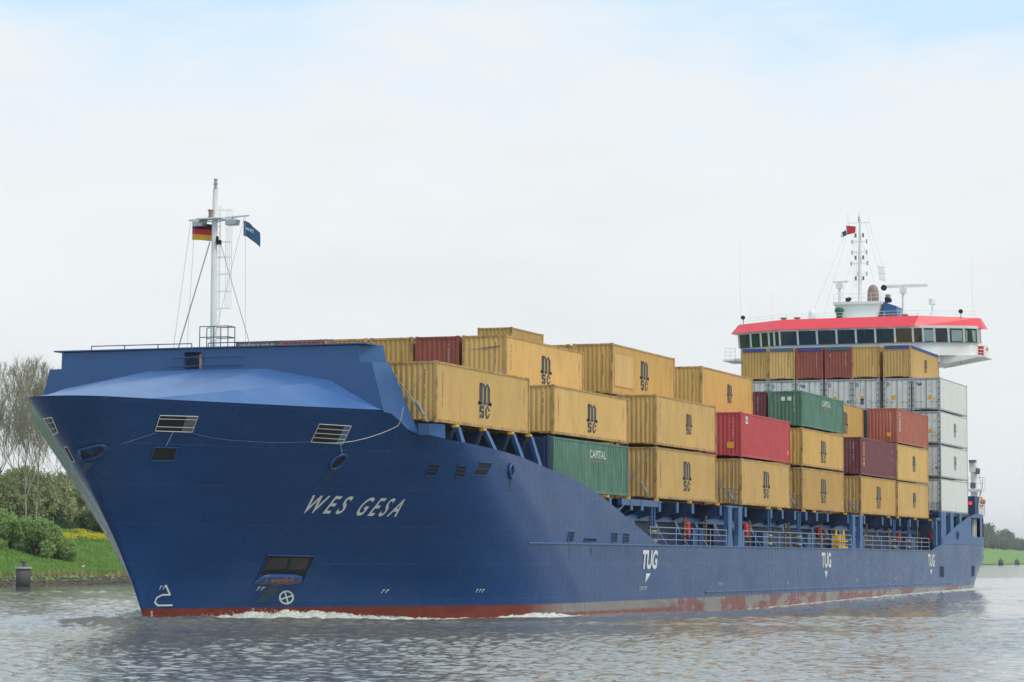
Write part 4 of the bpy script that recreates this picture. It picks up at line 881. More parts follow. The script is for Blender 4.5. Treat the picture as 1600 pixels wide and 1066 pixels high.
# ------------------------------------------------------------------ superstructure
mb = MB(); mb.box((127.6, -5.6, 6.9), (138, 5.6, 21.3)); mb.box((127.2, -7.3, 15), (128.0, 7.3, 21.2)); hs = part(mb, 'deckhouse', 'shipwhite')
mb = MB()
# bridge wings with sloping undersides
BL = [(12.1, 21.55), (7.7, 20.7), (-7.6, 20.7), (-11.35, 21.35), (-11.35, 21.5), (12.1, 21.7)]
mb.prism([(a, b) for a, b in BL][::-1], 'x', 128.4, 132.5); mb.box((127.0, -7.6, 20.9), (128.4, 7.7, 21.6)); part(mb, 'wing_deck', 'shipwhite', hs)
plan_f = [(129.4, 11.7), (128.9, 10.9), (127.0, 6.9), (127.0, -6.1), (128.9, -10.2), (129.6, -10.95)]
plan_b = [(131., 11.7), (131., -10.95)]
def wallstrip(mb, plan, z0, z1, off0=0, off1=0, mi=0):
    # offset in -x only (overhang)
    for (xa, ya), (xb, yb) in zip(plan[:-1], plan[1:]): mb.add([(xa-off0, ya, z0), (xb-off0, yb, z0), (xb-off1, yb, z1), (xa-off1, ya, z1)], [(0, 1, 2, 3)])
ring = plan_f+[plan_b[1], plan_b[0], plan_f[0]]
mb = MB(); wallstrip(mb, ring, 21.5, 22.72); mb.add([(x, y, 22.72) for x, y in ring[:-1]], [tuple(range(len(ring)-1))])
part(mb, 'bridge_front_wall', 'shipwhite', hs)
mb = MB(); wallstrip(mb, ring, 22.72, 24.15, .25, .6); ww = part(mb, 'wheelhouse_glazing', 'glass', hs)
# mullions; positions across the ship
MY_ = [11.72, 11.3-.95, 9.3-.08, 8.33, 7.74, 7.13, 5.38, 3.55, 1.7, -.12, -1.94, -3.77, -5.44, -6.35, -7.3, -8.5, -9.8, -10.9]
pf = sorted([(y, x) for x, y in plan_f])
fx = lambda y: float(np.interp(y, [a for a, b in pf], [b for a, b in pf]))
for y in MY_:
    mb = MB(); x = fx(y); wd = .09; mb.hexa([(x-.31, y-wd, 22.7), (x-.15, y-wd, 22.7), (x-.15, y+wd, 22.7), (x-.31, y+wd, 22.7), (x-.66, y-wd, 24.12), (x-.5, y-wd, 24.12), (x-.5, y+wd, 24.12), (x-.66, y+wd, 24.12)]); part(mb, 'window_mullion', 'shipwhite', hs)
mb = MB()
for a, b in ((-10.75, -9.95), (-9.65, -8.75), (-7.2, -6.45)):
    xa, xb = fx(a), fx(b); mb.add([(xa-.30, a, 22.78), (xb-.30, b, 22.78), (xb-.56, b, 23.8), (xa-.56, a, 23.8)], [(0, 1, 2, 3)])
part(mb, 'pale_pane', 'glass2', hs)
mb = MB(); wallstrip(mb, ring, 23.95, 24.2, .64, .68); part(mb, 'window_header', 'shipwhite', hs)
mb = MB()
FB = [(128.6, 12.4), (126.2, 7.3), (126.2, -5.6), (129.2, -11.45)]; FT = [(129.4, 11.85), (127.1, 6.9), (127.1, -5.9), (129.9, -10.85)]
ZB = [24.05, 24.1, 24.1, 23.95]; ZTp = [24.98, 25.13, 25.16, 25.03]
for i in range(3): mb.add([(*FB[i], ZB[i]), (*FB[i+1], ZB[i+1]), (*FT[i+1], ZTp[i+1]), (*FT[i], ZTp[i])], [(0, 1, 2, 3)])
mb.add([(*FB[3], ZB[3]), (131.2, -11.45, 24.05), (131.2, -10.85, 25.1), (*FT[3], ZTp[3])], [(0, 1, 2, 3)]); mb.add([(131.2, 12.4, 24.1), (*FB[0], ZB[0]), (*FT[0], ZTp[0]), (131.2, 11.85, 25.1)], [(0, 1, 2, 3)])
part(mb, 'bridge_fascia', 'fascia', hs)
mb = MB(); mb.add([(*FT[i], ZTp[i]-.02) for i in range(4)]+[(131.2, -10.8, 25.1), (131.2, 11.8, 25.1)], [(5, 0, 1, 2, 3, 4)]); mb.add([(*FB[i], ZB[i]+.02) for i in range(4)]+[(131.2, -11.4, 24.1), (131.2, 12.3, 24.1)], [(0, 5, 4, 3, 2, 1)]); part(mb, 'bridge_roof', 'shipwhite', hs)
RZ = 25.12
rail('roof_rail', [(129.6, -10.6, RZ-.05), (127.4, -5.7, RZ), (127.4, 6.7, RZ), (129.6, 11.5, RZ-.1)], .55, (.5, 1), .016, matn='shipwhite', parent=hs, step=1.5)
rail('wing_rail', [(128.7, 12.0, 21.65), (128.7, 13.0, 21.65)], 1.05, (.33, .66, 1), .018, matn='shipwhite', parent=hs, step=.5)
rail('wing_rail', [(129.35, -10.6, 21.45), (129.35, -11.5, 21.45), (131, -11.5, 21.45)], 1.0, (.33, .66, 1), .018, matn='shipwhite', parent=hs, step=.5)
mb = MB(); mb.box((128.3, 12.0, 21.45), (132, 13.1, 21.62)); mb.box((128.3, -11.7, 21.3), (132, -10.9, 21.44)); part(mb, 'wing_platform', 'shipwhite', hs)
mb = MB(); mb.tube((128.6, -7.8, 20.35), (128.6, -10.2, 20.95), .03); mb.tube((128.6, -10.2, 20.95), (128.6, -10.3, 21.35), .03); mb.tube((128.6, -9.4, 20.75), (128.6, -9.4, 21.2), .03); part(mb, 'wing_pipe', 'steel', hs)
mb = MB(); mb.box((129.5, -11.35, 21.55), (129.7, -10.85, 22.05)); mb.box((129.5, -11.35, 22.1), (129.7, -10.85, 22.4)); part(mb, 'lifebuoy', 'rdetail', hs)
mb = MB(); mb.lathe((129.2, -11.75, 21.9), [(.05, 0), (.12, .1), (.1, .3), (.03, .35)], 8); part(mb, 'lifebuoy_light', 'orange', hs)
mb = MB()
for y in (10.5, 9.2, 7.5): mb.path([(fx(y)-.7, y, 24.05), (fx(y)-.62, y-.5, 23.9), (fx(y)-.5, y-.6, 23.5)], .02, n=4)
for y in (4.7, 2.9, 1.0, -.8, -2.6, -4.5): mb.tube((126.32, y+.6, 24.0), (126.32, y-.6, 24.0), .02, n=4); mb.tube((126.35, y, 23.98), (126.6, y-.35, 23.2), .015, n=4)
part(mb, 'window_wipers', 'greylogo', hs)
# monkey island
mb = MB(); mb.hexa([(128.5, -1.5, 25.1), (133, -1.5, 25.1), (133, 1.9, 25.1), (128.5, 1.9, 25.1), (128.5, -2.0, 26.55), (133, -2.0, 26.55), (133, 2.4, 26.55), (128.5, 2.4, 26.55)]); mb.box((128.3, -2.1, 26.5), (133.2, 2.45, 26.75)); mi_ = part(mb, 'monkey_island', 'shipwhite')
rail('island_rail', [(128.4, 2.4, 26.75), (128.4, -2.05, 26.75), (133, -2.05, 26.75)], .75, (.5, 1), .018, matn='shipwhite', parent=mi_, step=.8)
mb = MB(); mx, my = 130, .27
mb.tube((mx, my, 26.6), (mx, my, 30.), .2, .17, n=10); mb.tube((mx, my, 30.), (mx, my-.05, 34.7), .17, .1, n=10); mb.tube((mx, my, 34.7), (mx, my, 35.3), .04, n=6); am = part(mb, 'main_mast', 'shipwhite')
for z, a, b in ((34.35, 1.05, -.95), (32.55, .85, -.75), (31.55, .85, -.75), (30.5, .95, -.8), (29.5, 0.2, -.75)):
    mb = MB(); mb.tube((mx, my+a, z), (mx, my+b, z), .03, n=6); part(mb, 'mast_arm', 'shipwhite', am)
    mb = MB()
    for yy in (my+a*.85, my+b*.9):
        for dz in (-.12, .12): mb.lathe((mx, yy, z+dz-.07), [(.06, 0), (.07, .03), (.05, .05), (.05, .11), (.07, .14)], 8)
    if z < 34: part(mb, 'signal_lamp', 'greylogo', am)
for z in (32.95, 30.85, 28.9):
    for dy in (.36, -.36): mb = MB(); mb.lathe((mx-.1, my+dy, z), [(.1, 0), (.1, .04), (.09, .05), (.09, .3), (.1, .32), (.1, .36)], 10); part(mb, 'mast_light', 'greylogo', am)
mb = MB(); mb.lathe((mx, my+.05, 34.45), [(.07, 0), (.09, .1), (.06, .3), (.09, .35), (.03, .5)], 8); part(mb, 'top_lamp', 'funnel', am)
mb = MB()
for dy in (.35, .6): mb.tube((mx+.2, my+dy, 28.3), (mx+.2, my+dy, 33.8), .014, n=4)
for z in np.arange(28.5, 33.8, .32): mb.tube((mx+.2, my+.35, z), (mx+.2, my+.6, z), .012, n=4)
part(mb, 'mast_ladder', 'shipwhite', am)
mb = MB()
for a, b, r in (((mx, my+1., 34.3), (130, 5.1, 25.2), .008), ((mx, my+.9, 34.3), (130, 3.9, 25.2), .008), ((mx, my+.8, 30.5), (130, 2.8, 25.2), .008), ((mx, my-.6, 34.3), (130, -1.5, 29.8), .008), ((mx, my-.9, 34.3), (130, -2.0, 30.), .008), ((mx, my-.2, 32.6), (130, -1.1, 28.8), .012), ((mx, my+1.1, 34.3), (mx, my+1.1, 35.3), .012), ((mx, my-.93, 34.3), (mx, my-.93, 35.0), .012)): mb.tube(a, b, r, n=4)
part(mb, 'mast_rigging', 'steel', am)
def radar(x, y, zb, zt_, half, dy, thick):
    mb = MB(); mb.tube((x, y, zb), (x, y, zt_-.35), .13, n=8)
    for d in (-.28, .28): mb.tube((x, y+d, zb), (x, y, zt_-1.2), .03, n=5)
    o = part(mb, 'radar_post', 'shipwhite'); mb = MB(); mb.box((x-.22, y-.3, zt_-.45), (x+.22, y+.3, zt_+.02)); mb.box((x-.1, y-.1, zt_), (x+.1, y+.1, zt_+.12)); part(mb, 'radar_gearbox', 'shipwhite', o)
    mb = MB(); mb.box((x-.1, y-half+dy, zt_+.1), (x+.1, y+half+dy, zt_+.1+thick)); part(mb, 'radar_scanner', 'shipwhite', o)
radar(130.5, -3.72, 25.1, 28.05, 2.05, -.25, .26); radar(130.5, 2.35, 25.1, 28.7, .72, -.12, .13)
mb = MB(); K = [(.55, 0), (.55, .9), (.52, 1.3), (.42, 1.65), (.25, 1.85), (.05, 1.92)]; mb.lathe((131.6, -.62, 26.7), K, 20); fn = part(mb, 'exhaust_cowl', 'funnel', hs, True)
mb = MB(); mb.lathe((129.8, -2.05, 28.1), [(.02, -.1), (.28, -.08), (.28, .08), (.02, .1)], 14, ax='x'); mb.tube((129.9, -2.3, 26.7), (129.9, -2.3, 27.2), .2, n=8); mb.lathe((129.7, -2.6, 26.9), [(.02, -.1), (.22, -.08), (.22, .08), (.02, .1)], 12, ax='x'); mb.lathe((129.7, 1.2, 27.15), [(.02, -.1), (.18, -.08), (.18, .08), (.02, .1)], 12, ax='x'); mb.box((129.8, 1.2, 26.75), (130, 1.6, 27.3)); part(mb, 'searchlights', 'dark', hs)
mb = MB(); mb.tube((130.2, -2.35, 26.75), (130.2, -2.35, 27.5), .24, n=10); part(mb, 'exhaust_stub', 'funnel', hs)
mb = MB()
for i in range(9): y = -1.6-.07*i; mb.path([(130, y, 28.85-.02*i), (130, y+.08, 29.5-.02*i), (130, y+.05+.08, 30.2-.02*i)][:3], .012, n=4)
for z in (28.9, 29.5, 30.1): mb.tube((130, -1.5, z), (130, -2.25, z-.05), .014, n=4)
part(mb, 'wire_radar_reflector', 'steel', hs)
mb = MB(); mb.hexa([(129.2, -3.4, 25.15), (131.5, -3.4, 25.15), (131.5, -2.0, 25.15), (129.2, -2.0, 25.15), (129.2, -3.35, 26.3), (131.5, -3.35, 26.3), (131.5, -2.05, 26.75), (129.2, -2.05, 26.75)]); part(mb, 'vent_casing', 'blue', hs)
mb = MB(); mb.lathe((127.8, 1.72, 25.15), [(.3, 0), (.3, .5), (.42, .55), (.45, .85), (.3, 1.02), (.05, 1.08)], 16); part(mb, 'mushroom_vent', 'greenp', hs, True)
mb = MB(); mb.lathe((128.8, 4.55, 25.15), [(.35, 0), (.38, .6), (.3, .9), (.12, 1.08), (.02, 1.1)], 16); part(mb, 'radome', 'shipwhite', hs, True)
mb = MB(); mb.lathe((131, -6.35, 26.45), [(.2, 0), (.33, .1), (.33, .55), (.22, .7), (.02, .76)], 16)
for a in range(4): mb.tube((131+.3*math.cos(a*1.57), -6.35+.35*math.sin(a*1.57+.5), 25.1), (131, -6.35, 26.45), .03, n=5)
part(mb, 'satellite_dome', 'shipwhite', hs, False)
for y, z1 in ((12.0, 33.5), (8.9, 28.5), (-10.2, 30.8), (11.0, 27.0)):
    mb = MB(); mb.tube((130.5, y, 25.), (130.5, y, z1), .022, .008, n=5); part(mb, 'whip_antenna', 'shipwhite', hs)
for y in (7.2, 5.9, -4.3, -3.0): mb = MB(); mb.box((128.2, y-.28, 25.3), (128.6, y+.28, 25.42)); mb.tube((128.4, y, 25.1), (128.4, y, 25.4), .18, n=8); part(mb, 'life_float', 'rust', hs)
for y in (11.3, -9.4): mb = MB(); mb.lathe((128.9, y, 25.6), [(.02, -.1), (.2, -.08), (.2, .08), (.02, .1)], 12, ax='x'); mb.tube((129, y, 25.), (129, y, 25.5), .03); part(mb, 'searchlight', 'dark', hs)
cf = empty('courtesy_flag', (mx, my+.35, 34.0), 'small red, white and blue flag bunched left of the aft mast top', 'flag')
for q, m_ in (([(0, 0, 0), (0, .95, .12), (.05, .85, -.75), (0, .05, -.6)], 'rflag'), ([(.02, .95, -.3), (.02, 1.35, -.5), (.02, 1.2, -.95), (.02, .85, -.75)], 'dflag'), ([(.03, 1.38, -.52), (.03, 1.5, -.95), (.03, 1.2, -1.02)], 'wflag')):
    mb = MB(); mb.add(q, [tuple(range(len(q)))]); mb.build('stripe', m_, cf)
# rescue boat and davit on the poop
mb = MB(); mb.tube((137.5, -8.85, 7), (137.5, -8.85, 11.2), .38, .30, n=10); mb.box((136.9, -9.7, 9.25), (138.2, -8.4, 9.5)); mb.box((137., -9.1, 11.1), (138.1, -8.5, 12.0)); mb.tube((137.4, -9.2, 7.2), (137.4, -9.5, 9.3), .08); mb.tube((137.4, -9.6, 9.5), (137.4, -9.3, 11.3), .05); dv = part(mb, 'davit_crane', 'shipwhite')
rail('crane_platform_rail', [(137, -8.4, 9.5), (137, -9.75, 9.5), (138.2, -9.75, 9.5)], 1.1, (.5, 1), .03, matn='shipwhite', parent=dv, step=.6)
mb = MB(); mb.lathe((137.2, -9.25, 10.9), [(.1, 0), (.25, .1), (.25, .5), (.1, .6)], 10); mb.box((136.8, -9.1, 12.0), (137.6, -8.5, 12.25)); mb.box((136.9, -9.1, 9.6), (137.1, -8.6, 10.1)); part(mb, 'crane_motor', 'greylogo', dv)
V = []; Q = []; n_, m_ = 12, 10
for i in range(n_+1):
    t = i/n_; w_ = .9*math.sin(math.pi*min(max(t, .04), .96))**.45
    for j in range(m_+1): a = math.pi*j/m_; V.append((137.6+3.2*t, -8.9+.75*w_*math.cos(a), 8.45-.75*math.sin(a)*(.6+.4*math.sin(math.pi*t))+.2*(2*t-1)**2))
for i in range(n_):
    for j in range(m_): a = i*(m_+1)+j; Q.append((a, a+1, a+m_+2, a+m_+1))
    a = i*(m_+1); Q.append((a, a+m_+1, a+2*m_+1, a+m_))
boat = empty('rescue_boat', (0, 0, 0), 'small orange red rescue boat under the crane on the stern deck', 'boat'); link('boat_hull', npmesh('boat_hull', V, Q, ['coral'], True), boat)
mb = MB(); mb.box((138.8, -9.3, 8.45), (139.6, -8.6, 8.8)); mb.build('console', 'orange', boat)
mb = MB(); mb.box((133.8, -9.6, 7.0), (136.0, -8.3, 8.75)); part(mb, 'winch_housing', 'darkblue'); mb = MB(); mb.lathe((133.75, -9.2, 8.1), [(.01, -.03), (.16, -.03), (.16, .03), (.01, .03)], 12, ax='x')
lm_ = bpy.data.materials.new('lit red lamp'); lm_.use_nodes = True; lp = lm_.node_tree.nodes['Principled BSDF']; lp.inputs['Base Color'].default_value = (.8, .02, .02, 1); lp.inputs['Emission Color'].default_value = (1, .05, .05, 1); lp.inputs['Emission Strength'].default_value = 1.2
M['redlamp'] = lm_; part(mb, 'port_sidelight', 'redlamp')
rail('poop_rail', [(132, -10.3, 7.0), (136, -10.1, 7.0), (138.8, -8.7, 7.0)], 1.0, (.33, .66, 1), .03, matn='shipwhite', step=1.)

# ================================================================== WATER
def shore(x): return np.interp(x, [-3000, -400, 0, 93, 122, 300, 700, 1287, 1534, 2500, 5000], [-200, 45, 63, 69.8, 72.6, 89, 131, 198.6, 223, 330, 640])
def wave_h(x, y):
    """smooth ship wave: swell shed by the bow, trough along the side"""
    h = np.zeros_like(x)
    b = np.where(x < 13, np.clip((x+8.4)*.52, 0, HB), HB)
    d = np.abs(y)-b
    # trough/crest along the hull
    prof = np.interp(x, [-30, -12, -8, -5, -1, 5, 12, 20, 30, 45, 55, 77, 106, 125, 150], [0, 0, -.02, -.08, -.14, -.15, -.10, -.05, -.12, -.32, -.26, -.02, .20, .30, .1])
    h += prof*np.exp(-(np.clip(d, 0, None)/7)**1.3)*np.where(x < -8.4, np.exp(-((x+8.4)/5)**2), 1)
    # bow swell: a rounded ridge running out to both sides from just ahead of the stem
    for s in (-1, 1):
        u = (x+9.5)*.50+s*y*.866*.0; 
    ax = x+13.6; r = np.hypot(ax, y); 
    rid = ax-.62*np.abs(y)*1.0
    h += .34*np.exp(-(rid/2.1)**2)*np.exp(-np.clip(r-4, 0, None)/22)
    h -= .16*np.exp(-((rid-7)/4.)**2)*np.exp(-np.clip(r-4, 0, None)/22)
    h += .16*np.exp(-((rid-15)/3.)**2)*np.exp(-np.clip(r-10, 0, None)/25)*(d > 0)
    return h
def ripple(x, y, r):
    h = np.zeros_like(x); rg = np.random.default_rng(3)
    X2, Y2 = x*.94+y*.34, -x*.34+y*.94
    patch = .75+.35*np.sin(x*.13+1.1*np.sin(y*.09))*np.sin(y*.17+np.sin(x*.07))
    for i in range(70):
        lam = .26*1.052**i
        if lam > 8: break
        th = rg.normal(2.5, .8 if lam < 1.5 else .5); k = 2*np.pi/lam; sl = .060 if lam < .8 else .060*(.8/lam)**1.45; a = sl*lam/(2*np.pi); ph = rg.uniform(0, 6.28)
        cut = np.clip((lam-np.clip(r*.0036, .1, None))/(.3*lam), 0, 1)
        h += a*cut*patch*np.sin(k*(x*np.cos(th)+y*np.sin(th))+ph+1.8*np.sin(.12*k*(x*np.sin(th)-y*np.cos(th))+ph*2))
    return h
ang = np.concatenate([np.linspace(-180, -10, 40)[:-1], np.linspace(-10, 8.5, 50)[:-1], np.linspace(8.5, 33, 380), np.linspace(33, 52, 50)[1:], np.linspace(52, 180, 36)[1:]])*np.pi/180
rad = np.concatenate([[0., 15, 30, 42, 50], np.linspace(54, 130, 700), np.geomspace(130.3, 420, 420), np.geomspace(430, 9000, 90)])
A_, R_ = np.meshgrid(ang, rad, indexing='ij'); WX = CAM.x+R_*np.cos(A_); WY = CAM.y+R_*np.sin(A_)
amp = 1.0
WZ = wave_h(WX, WY)+ripple(WX, WY, R_)*amp*np.where(R_ > 900, 0, 1)
na, nr = A_.shape
I = np.arange(na*nr).reshape(na, nr)
WQ = np.stack([I[:-1, :-1], I[:-1, 1:], I[1:, 1:], I[1:, :-1]], -1).reshape(-1, 4)
V = np.stack([WX, WY, WZ], -1).reshape(-1, 3)
def watermat():
    m = bpy.data.materials.new('canal water'); m.use_nodes = True; t = m.node_tree; n = t.nodes; l = t.links; p = n['Principled BSDF']
    p.inputs['Roughness'].default_value = .05; p.inputs['IOR'].default_value = 1.7; p.inputs['Specular IOR Level'].default_value = .5
    g = n.new('ShaderNodeNewGeometry')
    def nz(sc, s, d=5):
        mp = n.new('ShaderNodeMapping'); mp.inputs['Scale'].default_value = sc; mp.inputs['Rotation'].default_value = (0, 0, R(-20)); l.new(g.outputs['Position'], mp.inputs[0]); x = n.new('ShaderNodeTexNoise'); x.inputs['Scale'].default_value = s; x.inputs['Detail'].default_value = d; l.new(mp.outputs[0], x.inputs['Vector']); return x.outputs['Fac']
    at = n.new('ShaderNodeAttribute'); at.attribute_name = 'foam'
    f = n.new('ShaderNodeMath'); f.operation = 'ADD'; l.new(at.outputs['Fac'], f.inputs[0])
    q = n.new('ShaderNodeMath'); q.operation = 'MULTIPLY_ADD'; l.new(nz((.35, .9, 1), 3.2, 8), q.inputs[0]); q.inputs[1].default_value = 1.6; q.inputs[2].default_value = -.8; l.new(q.outputs[0], f.inputs[1])
    r = n.new('ShaderNodeMapRange'); r.inputs['From Min'].default_value = .42; r.inputs['From Max'].default_value = .62; l.new(f.outputs[0], r.inputs['Value'])
    z0 = n.new('ShaderNodeMath'); z0.operation = 'GREATER_THAN'; l.new(at.outputs['Fac'], z0.inputs[0]); z0.inputs[1].default_value = .02
    ff = n.new('ShaderNodeMath'); ff.operation = 'MULTIPLY'; l.new(r.outputs[0], ff.inputs[0]); l.new(z0.outputs[0], ff.inputs[1])
    mi = n.new('ShaderNodeMixRGB'); l.new(ff.outputs[0], mi.inputs[0]); mi.inputs[1].default_value = (.19, .178, .142, 1); mi.inputs[2].default_value = (.62, .64, .58, 1); l.new(mi.outputs[0], p.inputs['Base Color'])
    rr = n.new('ShaderNodeMapRange'); l.new(ff.outputs[0], rr.inputs['Value']); rr.inputs['To Min'].default_value = .06; rr.inputs['To Max'].default_value = .8; l.new(rr.outputs[0], p.inputs['Roughness'])
    b = n.new('ShaderNodeBump'); b.inputs['Strength'].default_value = .45; b.inputs['Distance'].default_value = .04; l.new(nz((1, 1, 1), 5.5, 4), b.inputs['Height'])
    l.new(b.outputs[0], p.inputs['Normal']); return m
M['water'] = watermat()
wme = npmesh('water', V, WQ, ['water'], True)
x, y = WX.ravel(), WY.ravel()
fo = np.zeros(len(x))
def hbw(x): return np.where(x < 13.2, np.interp(x, level(.1)[:, 0], level(.1)[:, 1], left=0), HB-np.where(x > 124, .028*(np.clip(x, 124, 139)-124)**2, 0))
d = np.abs(y)-hbw(x)
band = np.interp(x, [-6, -4.5, -2, 2, 6, 9, 14, 20, 22, 26, 30, 36, 45, 60, 80, 100, 140], [.5, .9, 1.6, 2.2, 1.7, 1.2, .9, .5, .4, .45, .2, .4, .5, 1.2, 1.5, 2.2, 4])
amt = np.interp(x, [-7.5, -6, 4, 7.5, 9, 15, 18, 22, 28, 34, 50, 70, 100, 140], [0, 1.1, 1.1, .7, 1.2, 1.2, .5, .5, .35, .35, .6, .6, .65, .75])
fo = np.where((x > -7.6) & (x < 150) & (d > -1), amt*np.exp(-np.clip(d-band*.35, 0, None)/(band+.01)*1.6), 0)
wk = np.exp(-((y+14-.06*(x-60))/2.2)**2)*np.interp(x, [55, 75, 120, 160], [0, .42, .42, .3]); fo = np.maximum(fo, wk)
at = wme.attributes.new('foam', 'FLOAT', 'POINT'); at.data.foreach_set('value', fo.astype(np.float32))
water = link('water', wme); tag(water, kind='structure')
# breaking foam along the bow shoulder
def foam(s, XR=None, HG=None, WD=None, drops=1500):
    rg = np.random.default_rng(5); V = []; Q = []
    nx, nd = 420, 46; XF = np.linspace(-7., 8.5, nx); DF = np.linspace(-.15, 1, nd)
    if XR is not None: XF = np.linspace(XR[0], XR[-1], nx)
    hg = np.interp(XF, XR, HG) if XR is not None else np.interp(XF, [-7., -6.2, -5.4, -4.6, -3.2, -1.2, .8, 2.5, 5, 8.5], [-.10, .14, .02, .10, .27, .36, .30, .12, .0, -.14])
    wd = np.interp(XF, XR, WD) if XR is not None else np.interp(XF, [-7., -5.2, -3., 1, 4, 8.5], [.5, 1.2, 2.8, 2.8, 1.5, .5])
    HH = np.zeros((nx, nd)); XX_ = np.repeat(XF[:, None], nd, 1); Y_ = np.zeros((nx, nd))
    for a in range(nx):
        b_ = float(np.interp(XF[a], level(.1)[:, 0], level(.1)[:, 1]))
        for c in range(nd):
            t = DF[c]; y_ = b_+t*wd[a]; p = Vector((XF[a]*1.3, y_*1.6, 0))
            n = mnoise.fractal(p*1.1, .9, 2.1, 5); n2 = mnoise.fractal(p*4.2, .8, 2.1, 4)
            sh = max(1-max(t, 0)**1.4, 0)**.8
            Y_[a, c] = s*y_; HH[a, c] = -.30+(hg[a]+.30)*sh*(1+.30*n)+.07*n2*sh-.10*(t > .93)
    V = np.stack([XX_, Y_, HH], -1).reshape(-1, 3); I = np.arange(nx*nd).reshape(nx, nd); Q = np.stack([I[:-1, :-1], I[1:, :-1], I[1:, 1:], I[:-1, 1:]], -1).reshape(-1, 4)
    Vs, Qs = [V], [Q]; k = len(V)
    q8 = np.array([(0, 1, 2), (0, 2, 3), (0, 3, 4), (0, 4, 1), (5, 2, 1), (5, 3, 2), (5, 4, 3), (5, 1, 4)])
    n = drops; x_ = rg.uniform(-6.6, 4.5, n); b_ = np.interp(x_, level(.1)[:, 0], level(.1)[:, 1]); d_ = np.abs(rg.normal(0, .55, n)); hh = np.interp(x_, [-7, -5, -3, 0, 2, 5], [.15, .35, .62, .55, .3, .05])*np.exp(-d_/1.2)
    z_ = rg.uniform(-.05, 1, n)**1.3*hh; r = rg.uniform(.006, .03, n)*np.where(rg.random(n) > .9, 1.8, 1)
    o = np.array([(0, 0, 1), (1, 0, 0), (0, 1, 0), (-1, 0, 0), (0, -1, 0), (0, 0, -1)])
    P = np.stack([x_, s*(b_+.03+d_), z_], 1)[:, None, :]+o[None]*r[:, None, None]*np.array([1.2, 1, 1]); tri = (q8[None]+(np.arange(n)*6)[:, None, None]+k).reshape(-1, 3)
    Vs.append(P.reshape(-1, 3)); Qs.append(np.concatenate([tri, tri[:, 2:3]], 1))
    me = bpy.data.meshes.new('bow_foam'); AV = np.concatenate(Vs); me.from_pydata(AV.tolist(), [], [tuple(q) for q in Q.tolist()]+[tuple(q) for q in tri.tolist()]); me.polygons.foreach_set('use_smooth', [True]*len(me.polygons)); me.materials.append(M['foam']); me.update(); return me
M['foam'] = mat('foam white', (.66, .68, .60), .75, var=.28, ns=5, bump=.5, bs=14)
tag(link('bow_foam', foam(-1)), 'white foam breaking along the port waterline at the bow', 'foam', kind='stuff')
tag(link('side_foam', foam(-1, [9, 10, 12.5, 15, 16.5, 17.5], [-.22, .02, .10, .06, -.05, -.25], [.5, 1.2, 1.6, 1.4, .8, .5], 8)), 'second thin streak of white foam along the port waterline', 'foam', kind='stuff')
tag(link('bow_foam', foam(1)), 'white foam breaking along the far side of the bow', 'foam', kind='stuff')

# ================================================================== BANKS
def groundmat():
    m = bpy.data.materials.new('grassy bank'); m.use_nodes = True; t = m.node_tree; n = t.nodes; l = t.links; p = n['Principled BSDF']; p.inputs['Roughness'].default_value = .9; p.inputs['Specular IOR Level'].default_value = .1
    g = n.new('ShaderNodeNewGeometry')
    def nz(s, d=6): x = n.new('ShaderNodeTexNoise'); x.inputs['Scale'].default_value = s; x.inputs['Detail'].default_value = d; l.new(g.outputs['Position'], x.inputs['Vector']); return x.outputs['Fac']
    def ramp(v, a, b): x = n.new('ShaderNodeMapRange'); l.new(v, x.inputs['Value']); x.inputs['From Min'].default_value = a; x.inputs['From Max'].default_value = b; return x.outputs[0]
    def mix(f, a, b):
        x = n.new('ShaderNodeMixRGB'); l.new(f, x.inputs[0])
        for i, q in ((1, a), (2, b)):
            if isinstance(q, tuple): x.inputs[i].default_value = (*q, 1)
            else: l.new(q, x.inputs[i])
        return x.outputs[0]
    a = mix(ramp(nz(.35), .35, .65), (.17, .31, .06), (.26, .37, .11)); a = mix(ramp(nz(2.5), .4, .65), a, (.12, .24, .05)); a = mix(ramp(nz(.12), .60, .7), a, (.24, .19, .10))
    s = n.new('ShaderNodeSeparateXYZ'); l.new(g.outputs['Position'], s.inputs[0]); zz = ramp(s.outputs['Z'], .75, .45); a = mix(zz, a, (.09, .08, .055))
    l.new(a, p.inputs['Base Color']); b = n.new('ShaderNodeBump'); b.inputs['Strength'].default_value = .8; b.inputs['Distance'].default_value = .25; l.new(nz(2.2), b.inputs['Height']); l.new(b.outputs[0], p.inputs['Normal']); return m
M['ground'] = groundmat()
xs = np.concatenate([np.linspace(-3000, 20, 20), np.linspace(40, 220, 100), np.linspace(230, 1100, 50), np.linspace(1120, 1900, 60), np.linspace(2000, 6000, 12)])
ds = np.array([-12, -3, -.6, 0, .5, 1.2, 2.2, 3.5, 5, 7, 9, 11, 13, 15, 17, 19, 21, 23, 26, 30, 36, 44, 60, 90, 140, 250, 500, 1200, 3000.])
def bank_h(x, d):
    H = np.interp(x, [200, 1000], [5.4, 11.5]); k = H/5.4
    near = np.interp(d/np.interp(x, [200, 1000], [1, 1.5]), [-12, -3, 0, 1.2, 2.2, 9, 15, 23, 30, 60, 3000], [-3.5, -1.2, 0, .65, .95, 2.1, 3.4, 5.1, 5.4, 5.7, 6.])
    return near*np.where(d > 2, k, 1)
XX, DD = np.meshgrid(xs, ds, indexing='ij'); YY = shore(XX)+DD; ZZ = bank_h(XX, DD)
ZZ = ZZ+np.where(DD > 2, .22*np.sin(XX*.9+DD*.7)*np.sin(XX*.31-DD*.53)+.12*np.sin(XX*2.1)*np.cos(DD*1.7), 0)
